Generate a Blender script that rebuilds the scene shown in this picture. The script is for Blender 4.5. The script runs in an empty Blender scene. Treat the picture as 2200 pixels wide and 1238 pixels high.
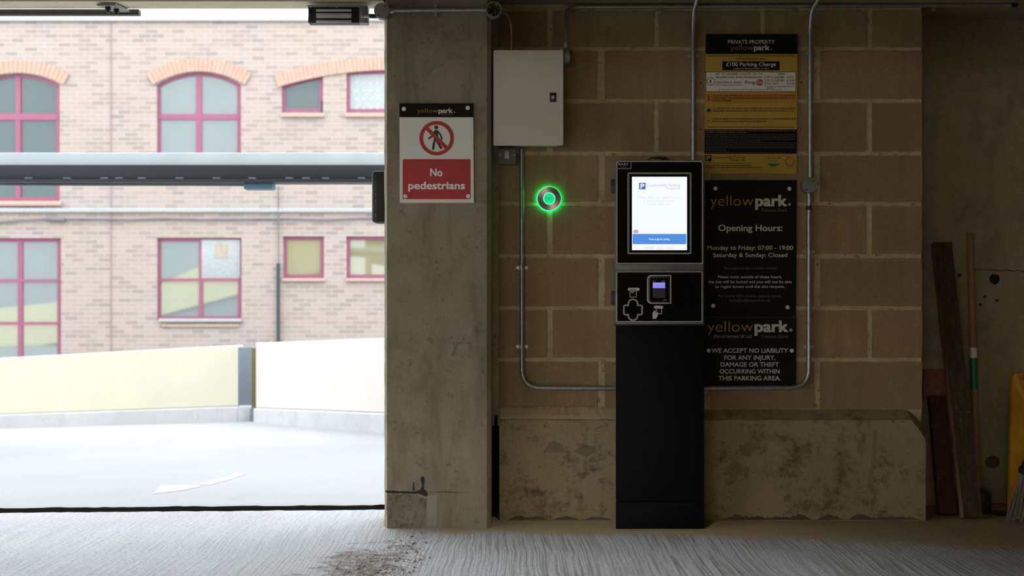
import bpy, bmesh, math, random
from mathutils import Vector, Matrix, noise
random.seed(7)
SC = bpy.context.scene
COL = SC.collection
F = 2500.0            # focal length in pixels of the 2200 x 1238 frame
CX, CY, H = 1100.0, 619.0, 1.0

# ------------------------------------------------------------------ camera, sky, lights, exposure
cam = bpy.data.cameras.new('camera'); cam.sensor_width = 36.0; cam.lens = F / 2200.0 * 36.0
cam.dof.use_dof = True; cam.dof.focus_distance = 4.95; cam.dof.aperture_fstop = 2.8
cam.clip_start = 0.05; cam.clip_end = 200
camo = bpy.data.objects.new('camera', cam); camo.location = (0, 0, H); camo.rotation_euler = (math.pi / 2, 0, 0)
COL.objects.link(camo); SC.camera = camo

W = bpy.data.worlds.new('overcast_sky'); SC.world = W; W.use_nodes = True
bg = W.node_tree.nodes['Background']; bg.inputs[0].default_value = (0.93, 0.97, 1.0, 1); bg.inputs[1].default_value = 4.0

def area(name, loc, rot, sx, sy, power, color, portal=False):
    l = bpy.data.lights.new(name, 'AREA'); l.shape = 'RECTANGLE'; l.size = sx; l.size_y = sy
    l.energy = power; l.color = color
    if portal: l.cycles.is_portal = True
    o = bpy.data.objects.new(name, l); o.location = loc; o.rotation_euler = rot; COL.objects.link(o); return o
R90 = math.pi / 2
# sky portals at the entrance and open side; warm fill lamp added behind the camera
area('entrance_portal', (-2.4, 5.05, 1.1), (-R90, 0, 0), 3.7, 2.2, 1, (1, 1, 1), True)
area('rear_warm_fill', (-2.2, -5.0, 0.95), (R90, 0, 0), 3.4, 0.9, 30, (1.0, 0.76, 0.36))
area('side_portal', (-4.30, 2.0, 1.1), (R90, 0, -R90), 4.6, 2.2, 1, (1, 1, 1), True)

def fill_downlight(x, y, power):  # spot added out of view to lift the floor by the kiosk
    l = bpy.data.lights.new('fill_downlight_lamp', 'SPOT'); l.energy = power; l.spot_size = math.radians(84); l.spot_blend = 1.0; l.color = (.98, .96, .92); l.shadow_soft_size = .07
    o = bpy.data.objects.new('fill_downlight_lamp', l); o.location = (x, y, 2.17); COL.objects.link(o)
fill_downlight(.25, 3.75, 56)

SC.view_settings.view_transform = 'Standard'; SC.view_settings.look = 'None'
SC.view_settings.exposure = 0.0; SC.view_settings.gamma = 1.0; SC.view_settings.use_curve_mapping = False
SC.cycles.use_denoising = True
SC.cycles.max_bounces = 8; SC.cycles.diffuse_bounces = 5

# ------------------------------------------------------------------ helpers
def px(x, y, d): return Vector(((x - CX) / F * d, d, H - (y - CY) / F * d))
def lin(c):
    def f(v):
        v /= 255.0
        return v / 12.92 if v <= 0.04045 else ((v + 0.055) / 1.055) ** 2.4
    return tuple(f(v) for v in c)

class NT:
    def __init__(s, name):
        s.m = bpy.data.materials.new(name); s.m.use_nodes = True; s.t = s.m.node_tree
        s.b = s.t.nodes['Principled BSDF']; s.out = s.t.nodes['Material Output']
    def n(s, typ, **kw):
        nd = s.t.nodes.new(typ)
        for k, v in kw.items():
            if k.startswith('i_'):
                nd.inputs[k[2:].replace('_', ' ')].default_value = v
            else: setattr(nd, k, v)
        return nd
    def l(s, a, b): s.t.links.new(a, b)
    def coord(s, scale=(1, 1, 1), rot=(0, 0, 0), loc=(0, 0, 0)):
        g = s.n('ShaderNodeNewGeometry'); mp = s.n('ShaderNodeMapping')
        mp.inputs['Scale'].default_value = scale; mp.inputs['Rotation'].default_value = rot; mp.inputs['Location'].default_value = loc
        s.l(g.outputs['Position'], mp.inputs['Vector']); return mp.outputs[0]
    def noise(s, vec, scale, detail=4, rough=0.55, dist=0.0):
        nd = s.n('ShaderNodeTexNoise'); nd.inputs['Scale'].default_value = scale; nd.inputs['Detail'].default_value = detail
        nd.inputs['Roughness'].default_value = rough; nd.inputs['Distortion'].default_value = dist
        s.l(vec, nd.inputs['Vector']); return nd.outputs['Fac']
    def ramp(s, fac, stops):
        r = s.n('ShaderNodeValToRGB'); e = r.color_ramp.elements
        while len(e) < len(stops): e.new(0.5)
        for el, (p, c) in zip(e, stops):
            el.position = p; el.color = (c[0], c[1], c[2], 1) if isinstance(c, tuple) else (c, c, c, 1)
        s.l(fac, r.inputs[0]); return r.outputs[0]
    def mix(s, fac, a, b, typ='MIX'):
        nd = s.n('ShaderNodeMix', data_type='RGBA', blend_type=typ)
        for q, (sock, v) in enumerate(((nd.inputs[0], fac), (nd.inputs[6], a), (nd.inputs[7], b))):
            if isinstance(v, (int, float)): sock.default_value = v if q == 0 else (v, v, v, 1)
            elif isinstance(v, tuple): sock.default_value = (v[0], v[1], v[2], 1)
            else: s.l(v, sock)
        return nd.outputs[2]
    def math(s, op, a, b=0.0):
        nd = s.n('ShaderNodeMath', operation=op)
        for sock, v in ((nd.inputs[0], a), (nd.inputs[1], b)):
            if isinstance(v, (int, float)): sock.default_value = v
            else: s.l(v, sock)
        return nd.outputs[0]
    def bump(s, h, strength, dist=0.01):
        b = s.n('ShaderNodeBump'); b.inputs['Strength'].default_value = strength; b.inputs['Distance'].default_value = dist
        s.l(h, b.inputs['Height']); s.l(b.outputs[0], s.b.inputs['Normal'])
    def set(s, color=None, rough=0.6, metal=0.0, spec=0.5):
        if color is not None:
            if isinstance(color, tuple): s.b.inputs['Base Color'].default_value = (*color, 1)
            else: s.l(color, s.b.inputs['Base Color'])
        if isinstance(rough, float): s.b.inputs['Roughness'].default_value = rough
        else: s.l(rough, s.b.inputs['Roughness'])
        s.b.inputs['Metallic'].default_value = metal; s.b.inputs['Specular IOR Level'].default_value = spec
        return s.m

def plain(name, color, rough=0.5, metal=0.0, spec=0.5, vary=0.12, scale=30):
    t = NT(name); v = t.noise(t.coord(), scale, 4)
    c = t.mix(t.ramp(v, [(0.3, 0.0), (0.7, 1.0)]), tuple(x * (1 - vary) for x in color), tuple(min(1, x * (1 + vary)) for x in color))
    return t.set(c, rough, metal, spec)
def emit(name, color, strength=1.0):
    t = NT(name); t.b.inputs['Base Color'].default_value = (0.01, 0.01, 0.01, 1)
    t.b.inputs['Emission Color'].default_value = (*color, 1); t.b.inputs['Emission Strength'].default_value = strength
    t.b.inputs['Roughness'].default_value = 0.4
    return t.m

WL = {}
def tag(o, label=None, cat=None, group=None, kind=None):
    if label: o['label'] = label
    if cat: o['category'] = cat
    if group: o['group'] = group
    if kind: o['kind'] = kind
    return o
def thing(name, loc, label, cat, group=None, kind=None):
    o = bpy.data.objects.new(name, None); o.location = loc; o.empty_display_size = 0.05
    COL.objects.link(o); WL[o.name] = Vector(loc); return tag(o, label, cat, group, kind)

class MB:
    def __init__(s): s.bm = bmesh.new()
    def quad(s, pts):
        return s.bm.faces.new([s.bm.verts.new(p) for p in pts])
    def box(s, x0, x1, y0, y1, z0, z1, bev=0.0, seg=2):
        vs = [s.bm.verts.new(p) for p in ((x0, y0, z0), (x1, y0, z0), (x1, y1, z0), (x0, y1, z0), (x0, y0, z1), (x1, y0, z1), (x1, y1, z1), (x0, y1, z1))]
        fs = [s.bm.faces.new([vs[i] for i in q]) for q in ((0, 3, 2, 1), (4, 5, 6, 7), (0, 1, 5, 4), (1, 2, 6, 5), (2, 3, 7, 6), (3, 0, 4, 7))]
        if bev:
            es = list({e for f in fs for e in f.edges})
            bmesh.ops.bevel(s.bm, geom=es, offset=bev, segments=seg, affect='EDGES', profile=0.5)
        return s
    def pbox(s, x0, y0, x1, y1, d, depth, bev=0.0):     # rectangle measured at distance d, going back by depth
        a, b = px(x0, y1, d), px(x1, y0, d)
        return s.box(a.x, b.x, d, d + depth, a.z, b.z, bev)
    def prism(s, pts, y0, y1, bev=0.0):                  # polygon in X, Z pushed through Y
        f0 = [s.bm.verts.new((p[0], y0, p[1])) for p in pts]; f1 = [s.bm.verts.new((p[0], y1, p[1])) for p in pts]
        fr = s.bm.faces.new(f0); s.bm.faces.new(f1[::-1]); n = len(pts)
        for i in range(n): s.bm.faces.new((f0[i], f1[i], f1[(i + 1) % n], f0[(i + 1) % n]))
        if bev: bmesh.ops.bevel(s.bm, geom=list(fr.edges), offset=bev, segments=2, affect='EDGES')
        return s
    def pprism(s, pts, d, depth, bev=0.0):
        q = [px(x, y, d) for x, y in pts]; return s.prism([(v.x, v.z) for v in q], d, d + depth, bev)
    def frame(s, outer, inner, y0, y1):                  # ring between two loops of equal length
        n = len(outer); A = []
        for lp in (outer, inner):
            A.append(([s.bm.verts.new((p[0], y0, p[1])) for p in lp], [s.bm.verts.new((p[0], y1, p[1])) for p in lp]))
        (of, ob), (nf, nb) = A
        for i in range(n):
            j = (i + 1) % n
            for q in ((of[i], of[j], nf[j], nf[i]), (ob[i], nb[i], nb[j], ob[j]), (of[i], ob[i], ob[j], of[j]), (nf[i], nf[j], nb[j], nb[i])):
                s.bm.faces.new(q)
        return s
    def pframe(s, outer, inner, d, depth):
        g = lambda L: [(v.x, v.z) for v in (px(x, y, d) for x, y in L)]
        return s.frame(g(outer), g(inner), d, d + depth)
    def cyl(s, p, axis, r, length, seg=24, r2=None, bev=0.0):
        m = Matrix.Translation(Vector(p)) @ Vector((0, 0, 1)).rotation_difference(Vector(axis).normalized()).to_matrix().to_4x4() @ Matrix.Translation((0, 0, length / 2))
        res = bmesh.ops.create_cone(s.bm, cap_ends=True, segments=seg, radius1=r, radius2=r if r2 is None else r2, depth=length, matrix=m)
        if bev:
            es = [e for e in {e for v in res['verts'] for e in v.link_edges} if len(e.link_faces) == 2 and e.calc_face_angle(0) > 0.8]
            bmesh.ops.bevel(s.bm, geom=es, offset=bev, segments=2, affect='EDGES')
        return s
    def sphere(s, p, r, scale=(1, 1, 1), seg=16):
        bmesh.ops.create_uvsphere(s.bm, u_segments=seg, v_segments=seg // 2, radius=r, matrix=Matrix.Translation(Vector(p)) @ Matrix.Diagonal((*scale, 1)))
        return s
    def tube(s, pts, r, seg=14, caps=True):
        pts = [Vector(p) for p in pts]; rings = []; up = None
        for i, p in enumerate(pts):
            t = (pts[min(i + 1, len(pts) - 1)] - pts[max(i - 1, 0)]).normalized()
            if up is None: up = t.orthogonal().normalized()
            up = (up - t * up.dot(t)).normalized(); sd = t.cross(up)
            rr = r[i] if isinstance(r, (list, tuple)) else r
            rings.append([s.bm.verts.new(p + (up * math.cos(a) + sd * math.sin(a)) * rr) for a in [2 * math.pi * k / seg for k in range(seg)]])
        for a, b in zip(rings, rings[1:]):
            for k in range(seg): s.bm.faces.new((a[k], a[(k + 1) % seg], b[(k + 1) % seg], b[k]))
        if caps: s.bm.faces.new(rings[0][::-1]); s.bm.faces.new(rings[-1])
        return s
    def build(s, name, mat, parent=None, smooth=True, **tags):
        bmesh.ops.recalc_face_normals(s.bm, faces=s.bm.faces)
        vs = s.bm.verts
        if parent is not None: L = WL[parent.name]
        else:
            L = Vector(((min(v.co.x for v in vs) + max(v.co.x for v in vs)) / 2, (min(v.co.y for v in vs) + max(v.co.y for v in vs)) / 2, min(v.co.z for v in vs)))
        for v in vs: v.co -= L
        if smooth:
            for f in s.bm.faces: f.smooth = True
            for e in s.bm.edges:
                e.smooth = not (len(e.link_faces) == 2 and e.calc_face_angle(0) > 0.6)
        me = bpy.data.meshes.new(name); s.bm.to_mesh(me); s.bm.free()
        for m in (mat if isinstance(mat, list) else [mat]): me.materials.append(m)
        o = bpy.data.objects.new(name, me); COL.objects.link(o)
        if parent is not None: o.parent = parent
        else: o.location = L
        WL[o.name] = L
        return tag(o, tags.get('label'), tags.get('cat'), tags.get('group'), tags.get('kind'))

def bend(pts, rad, n=8):                                 # rounds the corners of a polyline
    pts = [Vector(p) for p in pts]; out = [pts[0]]
    for a, b, c in zip(pts, pts[1:], pts[2:]):
        u, v = (a - b).normalized(), (c - b).normalized(); k = min(rad, (a - b).length * .49, (c - b).length * .49)
        p, q = b + u * k, b + v * k
        for i in range(n + 1):
            t = i / n; out.append(p * (1 - t) ** 2 + b * 2 * t * (1 - t) + q * t * t)
    out.append(pts[-1]); return out
def rrect(x0, y0, x1, y1, r, n=5, corners=(1, 1, 1, 1)):
    out = []
    for (cx, cy, a0), on in zip(((x1 - r, y0 + r, -90), (x1 - r, y1 - r, 0), (x0 + r, y1 - r, 90), (x0 + r, y0 + r, 180)), corners):
        if not on:
            out += [(cx + r * (1 if a0 in (-90, 0) else -1), cy + r * (1 if a0 in (0, 90) else -1))] * 1
            continue
        for i in range(n + 1):
            a = math.radians(a0 + 90 * i / n); out.append((cx + r * math.cos(a), cy + r * math.sin(a)))
    return out
def ell(cx, cy, rx, ry, n=32, a0=0, a1=360):
    return [(cx + rx * math.cos(math.radians(a0 + (a1 - a0) * i / n)), cy + ry * math.sin(math.radians(a0 + (a1 - a0) * i / n))) for i in range(n if a1 - a0 == 360 else n + 1)]

# ---- lettering (the built-in typeface, turned into meshes)
_cap = [None]
def glyphs(s, off):
    c = bpy.data.curves.new('lettering', 'FONT'); c.body = s; c.offset = off; c.resolution_u = 3; c.fill_mode = 'FRONT'
    o = bpy.data.objects.new('lettering', c); COL.objects.link(o)
    dg = bpy.context.evaluated_depsgraph_get(); me = bpy.data.meshes.new_from_object(o.evaluated_get(dg))
    vs = [v.co.copy() for v in me.vertices]; fs = [tuple(p.vertices) for p in me.polygons]
    bpy.data.objects.remove(o); bpy.data.curves.remove(c); bpy.data.meshes.remove(me)
    return vs, fs
def cap():
    if _cap[0] is None:
        vs, _ = glyphs('H', 0); _cap[0] = max(v.y for v in vs)
    return _cap[0]
THIN, REG, BOLD = -0.018, 0.0, 0.022
def lettering(mb, s, x0, x1, base, caph, d, w=REG):
    """s written between pixel columns x0 and x1 on baseline `base`, capitals caph pixels tall, on the plane at distance d"""
    if w <= 0: vs, fs = glyphs(s, w)
    else:
        v0, f0 = glyphs(s, 0); vs, fs = [], []
        for a, b in ((-1, -.7), (1, -.7), (1, .7), (-1, .7)):
            n = len(vs); vs += [Vector((v.x + a * w * .95, v.y + b * w * .95, n * .00005 / len(v0))) for v in v0]; fs += [tuple(i + n for i in f) for f in f0]
    if not vs: return
    a, b = min(v.x for v in vs), max(v.x for v in vs); k = caph / cap()
    bv = []
    for v in vs:
        p = px(x0 + (v.x - a) / (b - a) * (x1 - x0), base - v.y * k, d - v.z); bv.append(mb.bm.verts.new(p))
    for f in fs:
        try: mb.bm.faces.new([bv[i] for i in f])
        except ValueError: pass
def text(parent, name, lines, d, mat, label=None):
    if len(lines) > 1:                                   # every line of writing is a part of its own
        for ln in lines: text(parent, name, [ln], d, mat, label)
        return
    mb = MB(); ln = lines[0]
    lettering(mb, *ln[:5], d, ln[5] if len(ln) > 5 else REG)
    bm = mb.bm; L = WL[parent.name]
    for f in bm.faces:
        f.normal_update()
        if f.normal.y > 0: f.normal_flip()
    for v in bm.verts: v.co -= L
    me = bpy.data.meshes.new(name); bm.to_mesh(me); bm.free(); me.materials.append(mat)
    o = bpy.data.objects.new(name, me); COL.objects.link(o); o.parent = parent; WL[o.name] = L
    return tag(o, label)

# ------------------------------------------------------------------ materials
def mat_concrete(name, base, dark, light, stain=0.5, scale=1.0, rough=0.85, seed=0.0, bump=0.25, streak=0.0, swirl=0.6):
    t = NT(name); v = t.coord(loc=(seed, seed, seed))
    big = t.noise(v, 2.2 * scale, 5, 0.6, 0.4); mid = t.noise(v, 9 * scale, 6, 0.65 if swirl > .3 else 0.78, swirl); fine = t.noise(v, 120 * scale, 3, 0.6)
    c = t.mix(t.ramp(big, [(0.32, 0.0), (0.68, 1.0)]), base, light)
    c = t.mix(t.math('MULTIPLY', t.ramp(mid, [(0.5, 0.0), (0.68, 1.0)]), stain), c, dark)
    sp = t.noise(v, 46 * scale, 2, 0.5)
    c = t.mix(t.math('MULTIPLY', t.ramp(sp, [(0.66, 0.0), (0.72, 1.0)]), 0.6), c, dark)
    c = t.mix(t.ramp(fine, [(0.3, 0.25), (0.7, 0.0)]), c, dark)
    if streak:
        st = t.noise(t.coord(scale=(9, 9, 1.6), loc=(seed, 0, 0)), 1.0, 5, 0.65, 0.5); lt = t.noise(t.coord(scale=(5, 5, 2.2), loc=(0, 0, seed)), 1.0, 5, 0.7, 0.3)
        c = t.mix(t.math('MULTIPLY', t.ramp(st, [(0.48, 0.0), (0.66, 1.0)]), streak), c, dark)
        c = t.mix(t.math('MULTIPLY', t.ramp(lt, [(0.56, 0.0), (0.7, 1.0)]), streak * .7), c, tuple(min(1, x * 1.25) for x in light))
    m = t.set(c, rough, 0, 0.3)
    t.bump(t.math('ADD', t.math('MULTIPLY', mid, 0.6), t.math('MULTIPLY', fine, 0.4)), bump, 0.008)
    return m

M = {}
M['pillar'] = mat_concrete('pillar_concrete', (.265, .225, .155), (.14, .115, .075), (.33, .285, .205), 0.45, 0.8, seed=3.1, streak=.6)
M['plinth'] = mat_concrete('plinth_concrete', (.305, .24, .128), (.09, .07, .042), (.385, .31, .178), 0.95, 1.2, seed=9.4, bump=.4, swirl=.1)
M['recess'] = mat_concrete('recess_concrete', (.33, .265, .165), (.16, .125, .08), (.40, .33, .21), 0.5, 0.8, seed=5.7, streak=.3)
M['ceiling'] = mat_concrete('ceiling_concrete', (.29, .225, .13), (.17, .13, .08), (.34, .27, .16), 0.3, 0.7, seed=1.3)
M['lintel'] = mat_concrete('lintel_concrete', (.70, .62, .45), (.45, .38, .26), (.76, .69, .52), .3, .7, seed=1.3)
M['shell'] = mat_concrete('shell_concrete', (.36, .265, .15), (.2, .15, .09), (.42, .32, .19), 0.3, 0.5, seed=2.2)
M['exterior'] = mat_concrete('exterior_concrete', (.42, .45, .46), (.32, .34, .35), (.5, .53, .54), 0.3, 0.4, seed=8.2)

M['worn'] = mat_concrete('worn_concrete', (.19, .165, .12), (.08, .065, .045), (.30, .265, .20), .8, 3.5, seed=4, bump=.5)
M['repair'] = mat_concrete('mortar_repair', (.31, .28, .22), (.2, .175, .13), (.36, .33, .27), .3, 2, seed=7)
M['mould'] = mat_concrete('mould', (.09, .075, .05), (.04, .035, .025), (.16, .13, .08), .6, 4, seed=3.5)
M['damp'] = mat_concrete('damp_concrete', (.21, .168, .092), (.11, .088, .052), (.28, .225, .13), .8, 3, seed=2.5, swirl=.1)
M['sand'] = mat_concrete('sand_dust', (.46, .35, .19), (.30, .22, .12), (.54, .42, .25), .4, 3, seed=1.5, bump=.5)
def mat_block():
    t = NT('blockwork'); v = t.coord()
    vl = t.coord(scale=(18, 18, 2.2))
    a = t.n('ShaderNodeAttribute', attribute_name='tone')
    big = t.noise(v, 3, 5, 0.6); streak = t.noise(vl, 1.0, 4, 0.6); fine = t.noise(v, 170, 4, 0.7)
    pit = t.noise(v, 95, 2, 0.5)
    c = t.mix(t.ramp(big, [(0.3, 0.0), (0.7, 1.0)]), (.345, .238, .118), (.445, .32, .168))
    c = t.mix(t.math('MULTIPLY', t.ramp(streak, [(0.42, 0.0), (0.7, 1.0)]), 0.5), c, (.235, .16, .085))
    c = t.mix(a.outputs['Fac'], c, (.27, .19, .115))
    c = t.mix(t.ramp(fine, [(0.35, 0.5), (0.6, 0.0)]), c, (.20, .13, .065))
    c = t.mix(t.ramp(pit, [(0.70, 0.0), (0.76, 0.8)]), c, (.12, .075, .04))
    m = t.set(c, 0.95, 0, 0.15); t.bump(fine, 0.5, 0.004); return m
M['block'] = mat_block()
def mat_mortar():
    t = NT('mortar'); v = t.coord()
    c = t.mix(t.ramp(t.noise(v, 14, 6, .65), [(.35, 0.), (.65, 1.)]), (.42, .345, .19), (.57, .485, .29))
    c = t.mix(t.ramp(t.noise(v, 40, 3), [(.62, 0.), (.7, .8)]), c, (.2, .14, .08))
    m = t.set(c, .95, 0, .1); t.bump(t.noise(v, 90, 4), .6, .006); return m
M['mortar'] = mat_mortar()

def mat_floor():
    t = NT('brushed_concrete_floor'); g = t.n('ShaderNodeNewGeometry'); sep = t.n('ShaderNodeSeparateXYZ'); t.l(g.outputs['Position'], sep.inputs[0])
    X, Y = sep.outputs[0], sep.outputs[1]
    v = t.coord()
    # broom grooves: they run towards the camera and fan out, wandering from side to side
    wob = t.noise(t.coord(scale=(1.0, 1.1, 1)), 1.5, 2, .45)
    u = t.math('ADD', X, t.math('MULTIPLY', wob, 0.07))
    cmb = t.n('ShaderNodeCombineXYZ'); t.l(t.math('MULTIPLY', u, 95), cmb.inputs[0]); t.l(t.math('MULTIPLY', Y, 1.6), cmb.inputs[1])
    gro = t.noise(cmb.outputs[0], 1.0, 4, .62)
    grit = t.noise(v, 140, 4, .7); big = t.noise(v, 1.6, 5, .6)
    c = t.mix(t.ramp(big, [(.3, 0.), (.7, 1.)]), (.50, .53, .57), (.60, .63, .68))
    wx = t.n('ShaderNodeMapRange'); wx.inputs[1].default_value = -.75; wx.inputs[2].default_value = .1; wx.inputs[3].default_value = .3; wx.inputs[4].default_value = .85; t.l(X, wx.inputs[0])   # worn smoother in the driving lane
    c = t.mix(t.math('MULTIPLY', t.math('MULTIPLY', wx.outputs[0], t.ramp(gro, [(.40, 1.), (.54, 0.)])), t.ramp(t.noise(v, 3.5, 4, .6), [(.35, .4), (.65, 1.)])), c, (.215, .205, .19))
    c = t.mix(t.ramp(t.noise(t.coord(scale=(70, 150, 1)), 1.0, 4, .75), [(.36, .85), (.50, 0.)]), c, (.25, .245, .235))
    c = t.mix(t.ramp(t.noise(v, 52, 3, .6), [(.64, 0.), (.70, .7)]), c, (.2, .19, .17))
    # smooth dusty strip along the foot of the wall
    edge = t.math('ADD', t.math('ADD', Y, t.math('MULTIPLY', t.math('MAXIMUM', t.math('SUBTRACT', X, .5), 0.0), .2)), t.math('MULTIPLY', t.math('SUBTRACT', t.noise(v, 5, 5, .6), .5), .32))
    dm = t.n('ShaderNodeMapRange'); dm.inputs[1].default_value = 4.68; dm.inputs[2].default_value = 4.80; t.l(edge, dm.inputs[0])
    xm = t.n('ShaderNodeMapRange'); xm.inputs[1].default_value = -.6; xm.inputs[2].default_value = -.2; t.l(X, xm.inputs[0])
    dust = t.math('MULTIPLY', dm.outputs[0], xm.outputs[0])
    c = t.mix(dust, c, t.mix(t.ramp(grit, [(.35, 0.), (.65, 1.)]), (.38, .295, .17), (.52, .415, .255)))
    # damp dirt trodden in at the threshold beside the pillar
    dx = t.math('DIVIDE', t.math('ADD', X, t.math('ADD', .55, t.math('MULTIPLY', t.math('SUBTRACT', Y, 4.16), -.15))), .27)
    dy = t.math('DIVIDE', t.math('SUBTRACT', Y, 4.15), .62)
    rr = t.math('SQRT', t.math('ADD', t.math('MULTIPLY', dx, dx), t.math('MULTIPLY', dy, dy)))
    rr = t.math('ADD', rr, t.math('MULTIPLY', t.math('SUBTRACT', t.noise(t.coord(scale=(7, 15, 1)), 1.0, 6, .7), .5), 2.6))
    dirt = t.ramp(rr, [(.35, 1.), (.62, 0.)])
    c = t.mix(t.math('MULTIPLY', dirt, t.ramp(t.noise(v, 30, 5, .7), [(.36, .25), (.54, 1.)])), c, t.mix(t.ramp(t.noise(v, 70, 4, .7), [(.42, 0.), (.6, 1.)]), (.075, .048, .036), (.30, .255, .22)))
    m = t.set(c, .62, 0, .35)
    t.bump(t.math('ADD', t.math('MULTIPLY', t.mix(dust, gro, .5), 1.2), t.math('MULTIPLY', t.math('ADD', grit, t.noise(v, 45, 4, .7)), .55)), .8, .010)
    return m
M['floor'] = mat_floor()
def mat_yard():
    t = NT('yard_concrete'); v = t.coord()
    c = t.mix(t.ramp(t.noise(v, .8, 5), [(.3, 0.), (.7, 1.)]), (.335, .345, .36), (.375, .385, .40))
    c = t.mix(t.ramp(t.noise(v, 90, 4, .7), [(.3, .35), (.5, 0.)]), c, (.22, .22, .23))
    m = t.set(c, .8, 0, .3); t.bump(t.noise(v, 120, 4, .7), .4, .01); return m
M['yard'] = mat_yard()
M['kerb'] = mat_concrete('kerb_concrete', (.50, .50, .52), (.36, .36, .38), (.58, .58, .6), .4, .5, seed=6)

def mat_brick():
    t = NT('pale_pink_brick'); g = t.n('ShaderNodeNewGeometry'); sep = t.n('ShaderNodeSeparateXYZ'); t.l(g.outputs['Position'], sep.inputs[0])
    cmb = t.n('ShaderNodeCombineXYZ'); t.l(sep.outputs[0], cmb.inputs[0]); t.l(sep.outputs[2], cmb.inputs[1])
    b = t.n('ShaderNodeTexBrick'); t.l(cmb.outputs[0], b.inputs['Vector'])
    b.inputs['Scale'].default_value = 1; b.inputs['Brick Width'].default_value = .225; b.inputs['Row Height'].default_value = .0755
    b.inputs['Mortar Size'].default_value = .009; b.inputs['Mortar Smooth'].default_value = .3; b.inputs['Bias'].default_value = -.3
    b.inputs['Color1'].default_value = (.395, .32, .29, 1); b.inputs['Color2'].default_value = (.235, .198, .182, 1); b.inputs['Mortar'].default_value = (.41, .392, .37, 1)
    tint = t.noise(t.coord(scale=(.7, 1, 2.4)), 1.2, 4)
    c = t.mix(t.ramp(tint, [(.35, 0.), (.65, .35)]), b.outputs['Color'], (.42, .34, .28))
    return t.set(c, .9, 0, .2)
M['brick'] = mat_brick()
def mat_arch():
    t = NT('orange_arch_brick'); v = t.coord(scale=(1, 1, .25))
    c = t.mix(t.ramp(t.noise(v, 14, 3), [(.4, 0.), (.6, 1.)]), (.45, .30, .235), (.47, .335, .27))
    return t.set(c, .9, 0, .2)
M['archbrick'] = mat_arch()
M['joint'] = plain('arch_mortar', (.44, .25, .175), .9)
M['sealant'] = plain('joint_sealant', (.30, .235, .235), .8)
M['red_frame'] = plain('dark_pink_frame_paint', (.29, .085, .145), .45)
M['sill'] = plain('sill_stone', (.44, .33, .28), .8)
M['white_sill'] = plain('white_sill_paint', (.385, .385, .40), .6)
M['string'] = plain('white_string_course', (.38, .395, .40), .7)
def mat_glass(name, base, fac):
    t = NT(name); d = t.n('ShaderNodeBsdfDiffuse'); d.inputs[0].default_value = (*base, 1)
    g = t.n('ShaderNodeBsdfGlossy'); g.inputs[0].default_value = (.85, .93, .93, 1); g.inputs[1].default_value = .03
    nz = t.noise(t.coord(), 1.1, 2); bp = t.n('ShaderNodeBump'); bp.inputs['Strength'].default_value = .03; t.l(nz, bp.inputs['Height']); t.l(bp.outputs[0], g.inputs['Normal'])
    mx = t.n('ShaderNodeMixShader'); mx.inputs[0].default_value = fac
    t.l(d.outputs[0], mx.inputs[1]); t.l(g.outputs[0], mx.inputs[2]); t.l(mx.outputs[0], t.out.inputs[0]); return t.m
M['glass_grey'] = mat_glass('reflective_grey_glass', (.075, .095, .10), .16)
M['glass_clear'] = mat_glass('reflective_sky_glass', (.17, .19, .19), .30)
M['glass_white'] = plain('frosted_white_glazing', (.355, .385, .39), .35)
M['glass_olive'] = mat_glass('olive_glass', (.25, .235, .15), .10)
M['beige'] = plain('beige_notice', (.38, .34, .28), .7)
M['cable'] = plain('weathered_grey_cable', (.16, .15, .17), .7)
M['blackpipe'] = plain('black_pipe', (.035, .045, .055), .6)
M['yellow_wall'] = plain('yellow_parapet_paint', (.62, .59, .465), .6, vary=.03, scale=2)
M['ramp_yellow'] = plain('yellow_ramp_paint', (.92, .84, .50), .6, vary=.03, scale=2)
M['white_wall'] = plain('cream_parapet_paint', (.62, .565, .53), .6, vary=.03, scale=2)
M['slate'] = plain('slate_grey_paint', (.16, .19, .24), .6, vary=.05)
M['olive'] = plain('olive_edge', (.14, .12, .05), .7)
M['lip'] = plain('pale_aluminium', (.50, .55, .57), .45, vary=.06, scale=4)
M['navy'] = plain('dark_steel_paint', (.015, .018, .0225), .5)
M['boltgrey'] = plain('pale_grey_bolts', (.16, .165, .21), .5)
M['bluebox'] = plain('blue_grey_box', (.10, .19, .25), .5)
M['whitepaint'] = plain('road_paint', (.44, .445, .45), .8)

def mat_galv():
    t = NT('galvanised_steel'); v = t.coord()
    c = t.mix(t.ramp(t.noise(v, 60, 3), [(.35, 0.), (.65, 1.)]), (.33, .34, .32), (.44, .45, .42))
    return t.set(c, .42, .85, .5)
M['galv'] = mat_galv()
M['galv_dark'] = plain('dull_zinc', (.28, .275, .25), .5, .5)
M['bright'] = plain('bright_zinc', (.48, .48, .45), .35, .6)
M['enc'] = plain('pale_grey_enclosure_paint', (.56, .525, .43), .45, vary=.03, scale=6)
M['black'] = plain('black_plastic', (.012, .012, .012), .45)
M['blackmetal'] = plain('black_powder_coat', (.0035, .0036, .004), .6, spec=.12, vary=.2)
M['rubber'] = plain('black_rubber', (.02, .02, .019), .6, vary=.6, scale=14)
M['scuff'] = plain('grey_scuff', (.35, .35, .34), .7)
M['greybox'] = plain('grey_metalclad', (.13, .13, .135), .5)
M['rocker'] = plain('off_white_rocker', (.55, .50, .46), .5)
M['white'] = plain('white_sign_board', (.78, .76, .68), .5, vary=.02, scale=4)
M['red'] = plain('red_vinyl', (.46, .022, .022), .45, vary=.05, scale=8)
M['signblack'] = plain('black_sign_board', (.008, .0075, .007), .6, spec=.15, vary=.1)
M['cap'] = plain('white_screw_cap', (.74, .73, .68), .4, vary=.03)
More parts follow.
